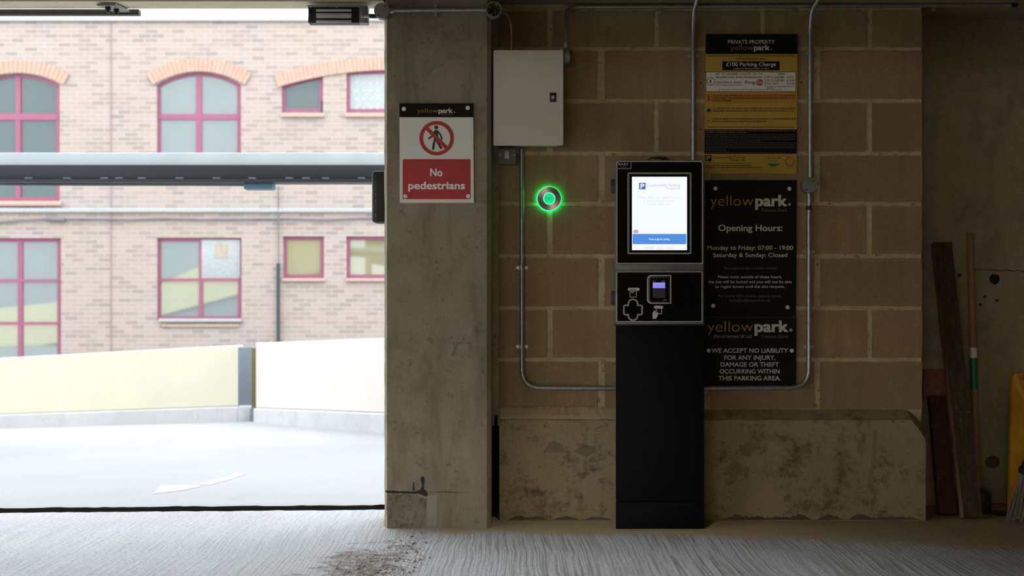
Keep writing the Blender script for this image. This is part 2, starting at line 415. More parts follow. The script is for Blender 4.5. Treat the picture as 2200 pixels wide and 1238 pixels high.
M['yel_text'] = plain('amber_lettering', (.60, .30, .05), .5, vary=.03)
M['white_text'] = plain('white_lettering', (.66, .62, .53), .5, vary=.03)
M['pure_text'] = plain('bright_white_lettering', (.86, .85, .80), .5, vary=.02)
M['grey_text'] = plain('grey_lettering', (.33, .31, .26), .5, vary=.03)
M['dim_text'] = plain('dim_small_print', (.11, .10, .085), .5, vary=.03)
M['dark_text'] = plain('black_lettering', (.02, .02, .018), .5)
M['sign_yellow'] = plain('yellow_sign_board', (.50, .31, .035), .5, vary=.06, scale=5)
M['sign_orange'] = plain('orange_sign_band', (.55, .23, .03), .5, vary=.06, scale=9)
M['crimson'] = plain('crimson_ink', (.42, .03, .10), .5)
M['purple'] = plain('purple_ink', (.10, .03, .13), .5)
M['green_ink'] = plain('green_ink', (.02, .17, .06), .5)
M['rust_ink'] = plain('rust_ink', (.40, .12, .05), .5)
M['trim'] = plain('silver_trim', (.62, .61, .56), .4, .2)
M['kioskgrey'] = plain('dark_grey_kiosk_rim', (.17, .165, .15), .45, .2)
M['glassblack'] = plain('black_glass_panel', (.004, .004, .005), .12, spec=.4)
M['brushed'] = None
def mat_brushed():
    t = NT('brushed_stainless'); t.set((.55, .46, .39), .3, 1.0, .5)
    t.b.inputs['Anisotropic'].default_value = .85
    tn = t.n('ShaderNodeTangent', direction_type='RADIAL', axis='Y'); t.l(tn.outputs[0], t.b.inputs['Tangent']); return t.m
M['brushed'] = mat_brushed()
M['e_white'] = emit('lit_screen_white', (.86, .91, 1.0), 1.08)
M['e_blue'] = emit('lit_screen_blue', (.075, .27, .76), 1.0)
M['e_navy'] = emit('lit_screen_navy', (.075, .12, .62), 1.0)
M['e_grey'] = emit('lit_screen_grey', (.36, .42, .52), 1.0)
M['e_pale'] = emit('lit_screen_pale_grey', (.60, .66, .74), 1.0)
M['e_red'] = emit('lit_screen_red', (.75, .12, .14), 1.0)
M['e_lav'] = emit('lit_reader_display', (.27, .24, .80), 1.0)
M['e_lavdark'] = emit('lit_reader_text', (.16, .14, .55), 1.0)
M['e_green'] = emit('green_button_light', (.0, .62, .19), 1.15)
M['e_mint'] = emit('mint_ring_light', (.10, 1.0, .52), 1.5)
M['e_halo'] = emit('green_ring_light', (.0, .62, .085), 13.0)
M['e_dkgreen'] = emit('dim_button_lettering', (.0, .27, .09), 1.0)
def mat_wood(name, a, b, scale=(60, 60, 3)):
    t = NT(name); v = t.coord(scale=scale)
    c = t.mix(t.ramp(t.noise(v, 1, 5, .6, .4), [(.3, 0.), (.7, 1.)]), a, b)
    c = t.mix(t.ramp(t.noise(t.coord(), 22, 5, .7), [(.66, 0.), (.74, .7)]), c, (.45, .36, .24))
    m = t.set(c, .8, 0, .25); t.bump(t.noise(v, 1.5, 4), .4, .004); return m
M['plank'] = mat_wood('dark_stained_timber', (.04, .026, .017), (.09, .058, .036))
M['plank_edge'] = mat_wood('sawn_timber_edge', (.17, .09, .045), (.28, .16, .09))
M['redplank'] = mat_wood('reddish_timber', (.05, .022, .014), (.09, .038, .024))
M['handle'] = mat_wood('broom_handle_wood', (.24, .145, .07), (.36, .23, .12))
M['greenlabel'] = plain('green_label', (.005, .15, .06), .4)
M['yellowplastic'] = plain('yellow_plastic', (.60, .30, .015), .5, vary=.15, scale=12)
M['straw'] = mat_wood('brown_straw', (.09, .07, .05), (.26, .21, .16), (120, 120, 4))
M['void'] = plain('gap_shade_black', (.01, .008, .006), .9)  # black for gaps, holes and cracks, their shade put into the colour
M['tar'] = plain('black_tar', (.006, .005, .004), .5)
M['pebble'] = mat_concrete('pebble_grit', (.30, .26, .22), (.10, .075, .06), (.46, .42, .37), .6, 12)
M['redspot'] = plain('red_wall_plug', (.42, .02, .015), .6)
M['brownplug'] = plain('brown_wall_plug', (.06, .02, .015), .7)
M['joint_dark'] = plain('dark_joint', (.05, .04, .03), .95)
M['rustplate'] = mat_concrete('rusted_plate', (.25, .10, .05), (.08, .035, .02), (.33, .15, .08), .6, 4)
M['tan'] = plain('warm_gap_dust', (.33, .26, .17), .95)

# ------------------------------------------------------------------ setting: car park shell
YB = 5.06      # face of the blockwork
YP = 5.00      # face of the plinth
ZC = 2.235     # ceiling
def front_edge(x): return 5.245 + (x + .57) * .042
def floor_mesh():
    mb = MB(); bm = mb.bm
    xs = [-4.35 + i * .03 for i in range(int((4.35 - .1) / .03) + 1)]
    near = [bm.verts.new((x, -5.2, 0)) for x in (xs[0], xs[-1])]
    far = [bm.verts.new((x, front_edge(x) + .016 * (noise.noise((x * 9, 3, 0)) + .6 * noise.noise((x * 31, 1, 0))), 0)) for x in xs]
    low = [bm.verts.new((v.co.x, v.co.y, -.12)) for v in far]
    bm.faces.new([near[0], near[1]] + far[::-1])
    for i in range(len(far) - 1): bm.faces.new((far[i], far[i + 1], low[i + 1], low[i]))
    x0 = xs[-1]
    for a, b, y in ((x0, 1.79, 5.12), (1.79, 2.125, 5.38), (2.125, 2.64, 5.10), (2.64, 4.3, 5.38)):
        mb.quad([(a, -5.2, 0), (b, -5.2, 0), (b, y, 0), (a, y, 0)])
    mb.quad([(2.125, 5.10, 0), (2.64, 5.10, 0), (2.64, 5.10, -.15), (2.125, 5.10, -.15)])
    mb.quad([(2.125, 5.10, 0), (2.125, 5.38, 0), (2.125, 5.38, -.15), (2.125, 5.10, -.15)])
    mb.quad([(2.64, 5.10, 0), (2.64, 5.38, 0), (2.64, 5.38, -.15), (2.64, 5.10, -.15)])
    return mb.build('floor', M['floor'], smooth=False, kind='structure')
floor_mesh()
MB().box(2.1, 2.66, 5.08, 5.40, -.2, -.15).build('trim_gully', M['void'], kind='structure')
# joint between the indoor slab and the yard
MB().box(-4.35, -.1, 4.95, 5.5, -.16, -.10).build('trim_joint', M['void'], kind='structure')

def yard_z(x, y): return -(y - 5.3) * (.0655 + .0045 * max(0, -x - 2.9)) - .004
def yard():
    mb = MB(); bm = mb.bm
    xs = [-22, -16, -12, -9] + [-6 + .04 * i for i in range(int(6.0 / .04))] + [0, 1, 3, 6, 10]
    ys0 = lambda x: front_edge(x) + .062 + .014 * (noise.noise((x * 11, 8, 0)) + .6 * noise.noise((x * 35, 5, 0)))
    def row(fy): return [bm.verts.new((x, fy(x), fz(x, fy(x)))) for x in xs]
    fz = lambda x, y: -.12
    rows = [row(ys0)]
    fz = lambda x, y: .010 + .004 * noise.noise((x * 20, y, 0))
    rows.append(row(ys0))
    rows.append(row(lambda x: ys0(x) + .05))
    fz = yard_z
    rows.append(row(lambda x: ys0(x) + .11))
    for Y in (5.8, 6.5, 8, 10, 12, 14, 16, 19.7): rows.append(row(lambda x, Y=Y: Y))
    for k, (a, b) in enumerate(zip(rows, rows[1:])):
        for i in range(len(xs) - 1): bm.faces.new((a[i], a[i + 1], b[i + 1], b[i])).material_index = 1 if k == 0 else 0  # slab edge coloured black to carry the shade of the gap
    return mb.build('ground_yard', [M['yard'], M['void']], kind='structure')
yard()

# ceiling, lintel, walls
MB().box(-4.35, -.535, -5.2, 4.9, ZC, ZC + .25).box(-.535, 4.3, -5.2, 5.5, ZC, ZC + .25).build('ceiling', M['ceiling'], kind='structure')
MB().box(-4.2, 4.3, 2.85, 3.25, 1.83, ZC + .02).build('shading_downstand', M['ceiling'], kind='structure')  # unseen downstand added to keep the top of the wall in shade
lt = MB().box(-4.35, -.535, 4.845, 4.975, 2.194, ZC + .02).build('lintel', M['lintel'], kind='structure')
MB().box(-4.35, -4.2, -5.2, -.4, -.1, 2.5).box(-4.35, -4.2, 4.5, 4.9, -.1, 2.5).box(-4.35, -4.2, -.4, 4.5, 1.75, 2.5).build('wall_left', M['shell'], kind='structure')
MB().box(-22, -4.2, -14, 5.15, -.3, -.06).build('ground_side', M['yard'], kind='structure')
MB().box(4.3, 4.45, -5.2, 5.5, -.1, 2.5).build('wall_right', M['shell'], kind='structure')
MB().box(-4.35, -4.0, -5.35, -5.2, -.1, 2.5).box(-.4, 4.45, -5.35, -5.2, -.1, 2.5).box(-4.0, -.4, -5.35, -5.2, -.1, .45).box(-4.0, -.4, -5.35, -5.2, 1.45, 2.5).build('wall_rear', M['shell'], kind='structure')
# outer face of the car park over the entrance (seen mirrored in the windows opposite)
MB().box(-20, 6, 5.0, 5.32, ZC + .25, 7.6).box(-20, -6.6, 5.0, 5.32, -1.2, ZC + .25).build('wall_exterior', M['exterior'], kind='structure')

def pillar():
    x0, x1, y0, y1 = -.535, -.087, 4.845, 5.10; c = .018
    mb = MB(); bm = mb.bm; prof = [(x0 + .014, y0), (x1 - c, y0), (x1, y0 + c), (x1, y1), (x0, y1), (x0, y0 + .036)]
    zs = [-.02 + i * .03 for i in range(76)]; rings = []
    for z in zs:
        r = []
        for i, (x, y) in enumerate(prof):
            jx = .0022 * noise.noise((z * 14, i * 3.3, 0)) if i in (0, 5) else 0
            r.append(bm.verts.new((x + jx, y, z)))
        rings.append(r)
    for a, b in zip(rings, rings[1:]):
        for k in range(6): bm.faces.new((a[k], a[(k + 1) % 6], b[(k + 1) % 6], b[k]))
    bm.faces.new(rings[-1])
    o = mb.build('pillar', M['pillar'], smooth=False, kind='structure')
    def rough(pts, amp, sd):
        out = []
        for (xa, ya), (xb, yb) in zip(pts, pts[1:] + pts[:1]):
            n = max(1, int(math.hypot(xb - xa, yb - ya) / 3))
            for i in range(n):
                x, y = xa + (xb - xa) * i / n, ya + (yb - ya) * i / n
                out.append((x + amp * noise.noise((x * .3, y * .3, sd)), y + amp * noise.noise((x * .3, y * .3, sd + 7))))
        return out
    MB().pprism(rough([(832, 1063), (872, 1063), (903, 1070), (916, 1074), (914, 1100), (906, 1128), (900, 1134), (832, 1134)], 3.5, 1), 4.8438, .002).build('worn_patch', M['worn'], o, smooth=False, label='rough darker patch at the foot')
    MB().pprism(rough([(917, 1066), (938, 1064), (940, 1120), (936, 1130), (918, 1130)], 2.5, 4), 4.8441, .002).build('repair_patch', M['repair'], o, smooth=False, label='paler mortar repair')
    MB().pprism(rough([(960, 735), (1012, 736), (1012, 738), (985, 740), (975, 766), (970, 766), (976, 740), (960, 737)], 1.2, 9), 4.8442, .002).build('scratch', M['worn'], o, smooth=False)
    MB().pprism(rough([(918, 1058), (960, 1056.5), (1010, 1059), (960, 1057.8)], .8, 5), 4.8443, .002).build('hairline_crack', M['void'], o, smooth=False)
    MB().pprism(rough([(886, 1054), (888, 1036), (889.5, 1036), (890.5, 1054)], 1.0, 6), 4.8440, .002).build('tar_drip', M['tar'], o, smooth=False)
    # tarry crack across the foot
    d = 4.8445
    up = [(829, 1054), (845, 1055), (868, 1056), (888, 1056.5), (900, 1054), (906, 1048), (906.5, 1040), (903.5, 1032), (904, 1026), (907, 1024), (911, 1027), (912, 1034), (910.5, 1044), (909.5, 1051), (913, 1054), (917, 1058), (919, 1063), (916, 1067), (911, 1066), (905, 1063), (898, 1061), (880, 1061), (860, 1060), (845, 1060), (829, 1059.5)]
    MB().pprism(rough(up, 1.6, 2), d - .0012, .004).build('crack', M['tar'], o, smooth=False)
    return o
pillar()
# narrow recess between pillar and plinth
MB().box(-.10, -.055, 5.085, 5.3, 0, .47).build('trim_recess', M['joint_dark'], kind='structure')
MB().tube([px(1066, 893, 5.05), px(1066, 1078, 5.05)], .006).build('trim_rod', M['blackmetal'], kind='structure')

def block_wall():
    mb = MB(); bm = mb.bm
    ly = bm.faces.layers.float.new('tone_f')
    xl, xr = 1071, 1981
    rows = [(-20, 11), (20, 105), (105, 217), (217, 330), (330, 438.5), (438.5, 550.5), (550.5, 662.5), (662.5, 773.5), (773.5, 884)]
    even = [(1181, 13), (1409, 12), (1637, 13), (1867.5, 13)]; odd = [(1291, 16), (1520, 13), (1756, 13)]
    rnd = random.Random(3); tones = []
    def loop(x0, y0, x1, y1):
        pts = []; sd = rnd.random() * 99
        def seg(ax, ay, bx, by, nx, ny):
            n = max(2, int(math.hypot(bx - ax, by - ay) / 9))
            for i in range(n):
                t = i / n; k = 1.5 * noise.noise(((ax + (bx - ax) * t) * .055 + sd, (ay + (by - ay) * t) * .055, sd)) + .8 * noise.noise(((ax + (bx - ax) * t) * .25 + sd, ay * .3 + t * 9, sd))
                pts.append((ax + (bx - ax) * t + nx * k, ay + (by - ay) * t + ny * k))
        seg(x0, y0, x1, y0, 0, 1); seg(x1, y0, x1, y1, 1, 0); seg(x1, y1, x0, y1, 0, 1); seg(x0, y1, x0, y0, 1, 0)
        return pts
    for r, (ya, yb) in enumerate(rows):
        js = even if r % 2 == 1 else odd
        if r == 0: js = odd
        cuts = [(xl, 0)] + js + [(xr, 0)]
        for (a, wa), (b, wb) in zip(cuts, cuts[1:]):
            ga = 4.5; d = YB + rnd.uniform(-.0015, .0015)
            n0 = len(bm.faces); mb.pprism(loop(a + wa / 2, ya + ga, b - wb / 2, yb - ga), d, .03)
            bm.faces.ensure_lookup_table()
            tn = rnd.choice((0, 0.05, .1, .2, .35, .15))
            for f in bm.faces[n0:]: f[ly] = tn
    o = mb.build('wall_block', [M['block']], smooth=False, kind='structure')
    at = o.data.attributes.new('tone', 'FLOAT', 'FACE'); src = o.data.attributes['tone_f']
    for i in range(len(o.data.polygons)): at.data[i].value = src.data[i].value
    mm = MB(); mm.box(-.10, px(1979, 0, 5.066).x, YB + .005, YB + .25, .4, ZC)
    mm.build('mortar_bed', M['mortar'], o, smooth=False)
    # bulging pointing in the bed joints
    return o
block_wall()

def plinth():
    prof = [(YP, 0), (YP, .432), (YP + .012, .438), (YB + .01, .474), (YB + .2, .474), (YB + .2, 0)]
    mb = MB(); bm = mb.bm; x0, x1 = px(1073, 0, YP).x, px(1989, 0, YP).x
    n = 60; rings = []
    for i in range(n + 1):
        x = x0 + (x1 - x0) * i / n; r = []
        for k, (y, z) in enumerate(prof):
            zz = z; yy = y
            if k in (1, 2): zz += .003 * noise.noise((x * 12, 2, k)) + (.004 * noise.noise((x * 40, 5, 0)))
            if k in (1, 2, 3) and x > x1 - .055: # chipped corner
                t = (x - (x1 - .055)) / .055; zz -= t * (.085 if k < 3 else .05)
            r.append(bm.verts.new((x, yy, zz)))
        rings.append(r)
    for a, b in zip(rings, rings[1:]):
        for k in range(6): bm.faces.new((a[k], a[(k + 1) % 6], b[(k + 1) % 6], b[k]))
    bm.faces.new(rings[0]); bm.faces.new(rings[-1][::-1])
    o = mb.build('wall_plinth', M['plinth'], smooth=False, kind='structure')
    rn = random.Random(8)
    def ragged(pts, amp, sd, sc=.16):
        out = []
        for (xa, ya), (xb, yb) in zip(pts, pts[1:] + pts[:1]):
            n = max(1, int(math.hypot(xb - xa, yb - ya) / 2.5))
            for i in range(n):
                x, y = xa + (xb - xa) * i / n, ya + (yb - ya) * i / n
                out.append((x + amp * (noise.noise((x * sc, y * sc, sd)) + .6 * noise.noise((x * .5, y * .5, sd))), min(1116.5, y + amp * (noise.noise((x * sc, y * sc, sd + 7)) + .6 * noise.noise((x * .5, y * .5, sd + 3))))))
        return out
    dd = YP - .0006
    for i, (pts, amp) in enumerate((([(1168, 972), (1176, 956), (1190, 946), (1204, 952), (1212, 968), (1196, 974)], 3), ([(1590, 976), (1588, 958), (1630, 950), (1622, 964), (1604, 980)], 5), ([(1566, 1000), (1580, 990), (1590, 1008), (1612, 1005), (1590, 1016), (1580, 1036), (1560, 1046), (1556, 1036), (1570, 1022)], 6),
                    ([(1684, 1080), (1686, 1064), (1700, 1062), (1700, 1074)], 4), ([(1842, 960), (1850, 940), (1858, 930), (1860, 955), (1852, 980), (1846, 975)], 5), ([(1232, 970), (1246, 956), (1276, 958), (1282, 972), (1258, 982)], 3), ([(1877, 928), (1884, 928), (1882, 985), (1876, 1010), (1868, 1050), (1862, 1050), (1872, 1000)], 3))):
        MB().pprism(ragged(pts, amp, i * 3.1), dd, .002).build('damp_stain', M['damp'], o, smooth=False)
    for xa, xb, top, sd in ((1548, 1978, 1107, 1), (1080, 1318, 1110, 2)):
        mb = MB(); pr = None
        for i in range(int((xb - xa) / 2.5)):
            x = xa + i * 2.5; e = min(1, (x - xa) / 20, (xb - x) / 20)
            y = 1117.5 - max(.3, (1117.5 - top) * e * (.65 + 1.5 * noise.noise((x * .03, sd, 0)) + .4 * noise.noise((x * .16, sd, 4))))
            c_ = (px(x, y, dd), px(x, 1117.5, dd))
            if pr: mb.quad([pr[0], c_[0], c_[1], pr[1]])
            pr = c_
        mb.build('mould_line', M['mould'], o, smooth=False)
    return o
plinth()
def sand():
    mb = MB(); bm = mb.bm; xa, xb = px(1074, 0, 5.03).x, px(1345, 0, 5.03).x; n = 90; rings = []
    for i in range(n + 1):
        x = xa + (xb - xa) * i / n; k = .5 + .5 * math.sin(math.pi * i / n) ** .3
        h = lambda j: .006 * (noise.noise((x * 18, j, 1)) + .7 * noise.noise((x * 60, j, 3))) * k
        rings.append([bm.verts.new((x, YP + .007 + .3 * h(0), .4355)), bm.verts.new((x, YP + .018, .449 + h(1) * .6)), bm.verts.new((x, YP + .036, .464 + h(2))), bm.verts.new((x, YB - .004, .482 + h(3)))])
    for a, b in zip(rings, rings[1:]):
        for q in range(3): bm.faces.new((a[q], a[q + 1], b[q + 1], b[q]))
    mb.build('sand', M['sand'], smooth=False, label='tan sandy dust lying along the plinth ledge between pillar and kiosk', cat='sand', kind='stuff')
sand()
YR = 5.36
MB().box(px(1981, 0, YB + .01).x - .05, px(1984, 0, YB).x, YB + .04, YR + .02, 0, ZC).build('wall_return', M['recess'], kind='structure')
wr = MB().box(1.70, 4.3, YR, YR + .15, -.2, ZC).build('wall_recess', M['recess'], smooth=False, kind='structure')
def blob(cx, cy, rx, ry, d, mat, name, parent, sd):
    pts = [(cx + rx * math.cos(a) * (1 + .25 * noise.noise((math.cos(a) * 1.5 + sd, math.sin(a) * 1.5, sd))), cy + ry * math.sin(a) * (1 + .25 * noise.noise((math.cos(a) * 1.5, math.sin(a) * 1.5 + sd, sd)))) for a in [2 * math.pi * i / 26 for i in range(26)]]
    MB().pprism(pts, d, .002).build(name, mat, parent, smooth=False)
blob(2137, 600, 11, 11, YR - .001, M['void'], 'drilled_hole', wr, 1)
blob(2061, 592, 4.5, 4, YR - .001, M['void'], 'drilled_hole', wr, 2)
for i, (x, y) in enumerate(((2116, 638), (2142, 646), (2106, 655))): blob(x, y, 4, 3.4, YR - .001, M['joint_dark'], 'drilled_hole', wr, 3 + i)
blob(2133, 993, 15, 14, YR - .001, plain('dark_stain', (.09, .065, .05), .9), 'stain', wr, 9)
cr = [(2092 + i * 4.5, 578.5 + 2.2 * noise.noise((i * .35, 7, 0)) + i * .15) for i in range(26)]
MB().pprism(cr + [(x, y + 1.3) for x, y in cr[::-1]], YR - .001, .002).build('crack', M['void'], wr, smooth=False)
MB().box(2.05, 2.64, YR - .02, YR, -.01, .008).build('trim_ledge', M['rustplate'], kind='structure')

# ------------------------------------------------------------------ yard walls, height bar, building
def parapet(name, xa, da, ya0, ya1, ya2, xb, db, yb0, yb1, yb2, mat, label):
    """yellow panel (rows 0..1) standing on a concrete kerb (rows 1..2); its ends stand at distances da and db"""
    A0, A1, A2 = px(xa, ya0, da), px(xa, ya1, da), px(xa, ya2 + 6, da); B0, B1, B2 = px(xb, yb0, db), px(xb, yb1, db), px(xb, yb2 + 6, db)
    t = thing(name, (A2 + B2) / 2, label, 'wall')
    nrm = Vector((-(B2.y - A2.y), B2.x - A2.x, 0)).normalized()
    if nrm.y < 0: nrm = -nrm
    def slab(p, th, off):
        mb = MB(); f = [Vector(q) + nrm * off for q in p]; b = [q + nrm * th for q in f]
        vs = [mb.bm.verts.new(q) for q in f + b]
        for q in ((0, 1, 2, 3), (7, 6, 5, 4), (0, 4, 5, 1), (1, 5, 6, 2), (2, 6, 7, 3), (3, 7, 4, 0)): mb.bm.faces.new([vs[i] for i in q])
        bmesh.ops.bevel(mb.bm, geom=list(mb.bm.edges), offset=.012, segments=1, affect='EDGES'); return mb
    slab((A0, B0, B1, A1), .10, 0).build('panel', mat, t, smooth=False)
    slab((A1, B1, B2, A2), .16, -.03).build('kerb', M['kerb'], t, smooth=False)
    return t
p1 = parapet('parapet_wall', -60, 14.62, 773, 893, 930, 514, 13.5, 742, 873, 909, M['yellow_wall'], 'pale yellow parapet wall ending beside the slate grey gap piece')
p2 = parapet('parapet_wall', 549, 13.0, 737, 877, 910, 1581, 7.8, 698.5, 918, 986.6, M['white_wall'], 'cream parapet wall running behind the concrete pillar')
ge = thing('gap_piece', px(528, 910, 13.45), 'slate grey wall end between the yellow and the cream parapet walls', 'wall end')
MB().pbox(511, 746, 544, 873, 13.48, .2, .01).build('panel', M['slate'], ge)
MB().pbox(540, 748, 551, 877, 13.06, .25, .005).build('edge', M['olive'], ge)
MB().pbox(511, 873, 538, 912, 13.40, .2, .01).build('kerb', M['kerb'], ge)
MB().pbox(538, 877, 548, 913, 13.3, .2, .005).build('joint', M['slate'], ge)

# ramp beside the entrance, outside the frame: its flank is mirrored in the windows opposite
def ramp():
    Y0, Y1 = 8.6, 9.5
    bot = [(-15, -.95), (-13, -.58), (-11.5, -.39), (-9, .30), (-6.9, .87), (-4.7, 1.5)]; top = [(-15, .4), (-13, .49), (-11.5, .655), (-9, 1.1), (-8, 1.55), (-4.7, 2.6)]
    t = thing('ramp', (-10, 9, -.9), 'sloping vehicle ramp with a yellow side wall beyond the edge of view', 'ramp', kind='structure')
    MB().prism(bot + top[::-1], Y1, Y1 + .12).build('side_panel', M['ramp_yellow'], t, smooth=False)
    MB().prism([(-15, -1.4), (-4.7, -1.0)] + bot[::-1], Y0, Y1).build('ramp_body', M['exterior'], t, smooth=False)
ramp()

hb = thing('height_bar', px(400, 400, 9.0), 'long dark steel height bar with a pale top crossing the yard entrance', 'height bar')
D = 9.0
a, b = px(-90, 355, D), px(870, 328, D)
xa, xb = -4.45, -.70
za, zb, zc_, zd = px(0, 392, D).z, px(0, 384, D).z, px(0, 355, D).z, px(0, 328, D).z
MB().box(xa, xb, D, D + .22, zc_, zd, .006).build('top_cover', M['lip'], hb, label='pale grey metal cover')
MB().box(xa, xb, D - .01, D + .2, zb, zc_, .004).build('beam', M['navy'], hb, label='dark steel beam')
MB().box(xa, xb, D - .03, D + .2, za, zb - .004, .004).build('bottom_flange', M['navy'], hb)
for x in (-4.38, -.78): MB().box(x - .06, x + .06, D + .02, D + .16, yard_z(x, D) - .02, za, .006).build('post', M['navy'], hb)
for x in (60, 143, 223, 255, 304, 385, 464, 541, 621, 657, 699, 776):
    MB().pbox(x - 8, 381.6, x + 8, 384.2, D - .035, .03, .003).build('bolt', M['boltgrey'], hb, label='pale grey bolt head')
MB().pbox(523, 393, 586, 407, D + .05, .12, .01).build('sensor_box', M['bluebox'], hb, label='blue grey box slung under the beam')
MB().tube([px(0, 396, D + .1), px(50, 397, D + .1), px(410, 397.5, D + .1), px(523, 398, D + .1)], .009).build('cable', M['cable'], hb)

DB = 19.6
bld = thing('brick_building', px(400, 800, DB), 'pale pink brick building with dark pink window frames beyond the parapet walls', 'building')
wz = px(0, 46, DB).z
def arc_pts(cx, half, ytop, yspring, n=18):
    s = yspring - ytop; R = (half * half + s * s) / (2 * s); cy = ytop + R; a = math.asin(half / R)
    return [(cx + R * math.sin(-a + 2 * a * i / n), cy - R * math.cos(-a + 2 * a * i / n)) for i in range(n + 1)], R, cy, a
OPEN = {'arched': arc_pts(38, 90, 158, 182)[0] + [(128, 432), (-52, 432)], 'arched_middle': arc_pts(427, 90.5, 155, 182)[0] + [(517.5, 352), (336.5, 352)],
        'slanted': [(605, 183), (640, 170.5), (694, 160), (694, 242), (605, 242)], 'bowed': [(744, 153), (790, 151), (846, 150), (902, 151), (948, 153), (948, 242), (744, 242)],
        'tall': [(-52, 512), (131, 512), (131, 830), (-52, 830)], 'square': [(337, 511), (519, 511), (519, 688), (337, 688)],
        'small': [(608, 508), (696, 508), (696, 598), (608, 598)], 'wide': [(744, 508), (948, 508), (948, 598), (744, 598)]}
def facade():
    """brick face with an opening, and its reveal, for every window"""
    mb = MB(); bm = mb.bm
    xa, xb = CX + -14 / DB * F, CX + 8.5 / DB * F; ya, yb = 46, CY + 2.6 / DB * F
    rects = [(min(p[0] for p in o), min(p[1] for p in o), max(p[0] for p in o), max(p[1] for p in o)) for o in OPEN.values()]
    xs = sorted({xa, xb} | {v for q in rects for v in (q[0], q[2])}); ys = sorted({ya, yb} | {v for q in rects for v in (q[1], q[3])})
    for x0, x1 in zip(xs, xs[1:]):
        for y0, y1 in zip(ys, ys[1:]):
            mx, my = (x0 + x1) / 2, (y0 + y1) / 2
            if not any(q[0] < mx < q[2] and q[1] < my < q[3] for q in rects):
                mb.quad([px(x0, y0, DB), px(x1, y0, DB), px(x1, y1, DB), px(x0, y1, DB)])
    for o, q in zip(OPEN.values(), rects):
        top = [p for p in o if p[1] < q[3] - 1]
        for p0, p1 in zip(top, top[1:]):                 # masonry between the arch line and the square head of the opening
            if min(p0[1], p1[1]) > q[1] + .01 or max(p0[1], p1[1]) > q[1] + .01:
                mb.quad([px(p0[0], q[1], DB), px(p1[0], q[1], DB), px(p1[0], p1[1], DB), px(p0[0], p0[1], DB)])
        n = len(o); back = Vector((0, .14, 0))
        for i in range(n):
            a, b = px(*o[i], DB), px(*o[(i + 1) % n], DB); mb.quad([a, b, b + back, a + back])
    x0, x1, z0 = -14, 8.5, px(0, yb, DB).z
    mb.box(x0, x1, DB + .14, DB + .35, z0, wz)
    mb.quad([(x0, DB, wz), (x1, DB, wz), (x1, DB + .2, wz), (x0, DB + .2, wz)])
    return mb
facade().build('wall', M['brick'], bld, smooth=False)
MB().box(-14, 8.5, DB - .06, DB + .4, wz, wz + .05).build('coping', M['white_sill'], bld)
MB().pbox(-150, 447, 1300, 456, DB - .06, .07, .01).build('string_course', M['string'], bld)
MB().pbox(236.8, 50, 239.2, 780, DB - .012, .02).build('movement_joint', M['sealant'], bld)
def arch(cx, half, ytop, yspring, thick, nb):
    inner, R, cy, a = arc_pts(cx, half, ytop, yspring); a *= 1.04
    d = DB - .035
    mb = MB()
    for i in range(nb):
        t0, t1 = -a + 2 * a * (i + .06) / nb, -a + 2 * a * (i + .94) / nb
        mb.pprism([(cx + R * math.sin(t0), cy - R * math.cos(t0)), (cx + (R + thick) * math.sin(t0), cy - (R + thick) * math.cos(t0)), (cx + (R + thick) * math.sin(t1), cy - (R + thick) * math.cos(t1)), (cx + R * math.sin(t1), cy - R * math.cos(t1))], d, .06)
    ar = mb.build('arch', M['archbrick'], bld, smooth=False, label='orange brick arch')
    n = 20
    lo = [(cx + (R + 1) * math.sin(-a + 2 * a * i / n), cy - (R + 1) * math.cos(-a + 2 * a * i / n)) for i in range(n + 1)]
    hi = [(cx + (R + thick - 1) * math.sin(-a + 2 * a * i / n), cy - (R + thick - 1) * math.cos(-a + 2 * a * i / n)) for i in range(n + 1)]
    MB().pprism(lo + hi[::-1], DB - .028, .04).build('mortar_bed', M['joint'], ar, smooth=False)
def offset_poly(poly, k):
    n = len(poly); out = []
    for i in range(n):
        p0, p1, p2 = poly[i - 1], poly[i], poly[(i + 1) % n]
        e1 = (p1[0] - p0[0], p1[1] - p0[1]); e2 = (p2[0] - p1[0], p2[1] - p1[1])
        l1, l2 = math.hypot(*e1), math.hypot(*e2); n1 = (-e1[1] / l1, e1[0] / l1); n2 = (-e2[1] / l2, e2[0] / l2)
        m = (n1[0] + n2[0], n1[1] + n2[1]); q = 1 + n1[0] * n2[0] + n1[1] * n2[1]
        out.append((p1[0] + m[0] / q * k, p1[1] + m[1] / q * k))
    return out
def window(poly, bars, glass, fw=8, extra=None):
    """poly runs clockwise on the picture; bars are (x0, y0, x1, y1) rectangles"""
    d = DB + .06
    inn = offset_poly(poly, fw)
    mb = MB().pframe(poly, inn, d, .06)
    for i, (x0, y0, x1, y1) in enumerate(bars): mb.pbox(x0, y0, x1, y1, d - .004 - .003 * i, .06)
    w = mb.build('window', M['red_frame'], bld, smooth=False)
    MB().pprism(offset_poly(poly, fw * .6), d + .025, .015).build('glazing', M[glass], w, smooth=False)
    return w
w = window(OPEN['arched'], [(33, 160, 44, 428), (-50, 244, 126, 258)], 'glass_grey')
arch(38, 94, 156, 180, 26, 22)
MB().pbox(-54, 432, 131, 442, DB - .07, .08, .01).build('window_sill', M['sill'], bld)
w = window(OPEN['arched_middle'], [(421, 157, 433, 350), (338, 245, 516, 257)], 'glass_clear')
arch(427, 95, 153, 180, 28, 24)
MB().pbox(334, 352, 520, 361, DB - .07, .08, .01).build('window_sill', M['sill'], bld)
w = window([(605, 183), (640, 170.5), (694, 160), (694, 242), (605, 242)], [], 'glass_grey')
MB().pbox(690, 216, 694, 240, DB + .03, .04).build('window_stay', M['blackpipe'], w)
arch(846, 240, 150, 184, 28, 58)
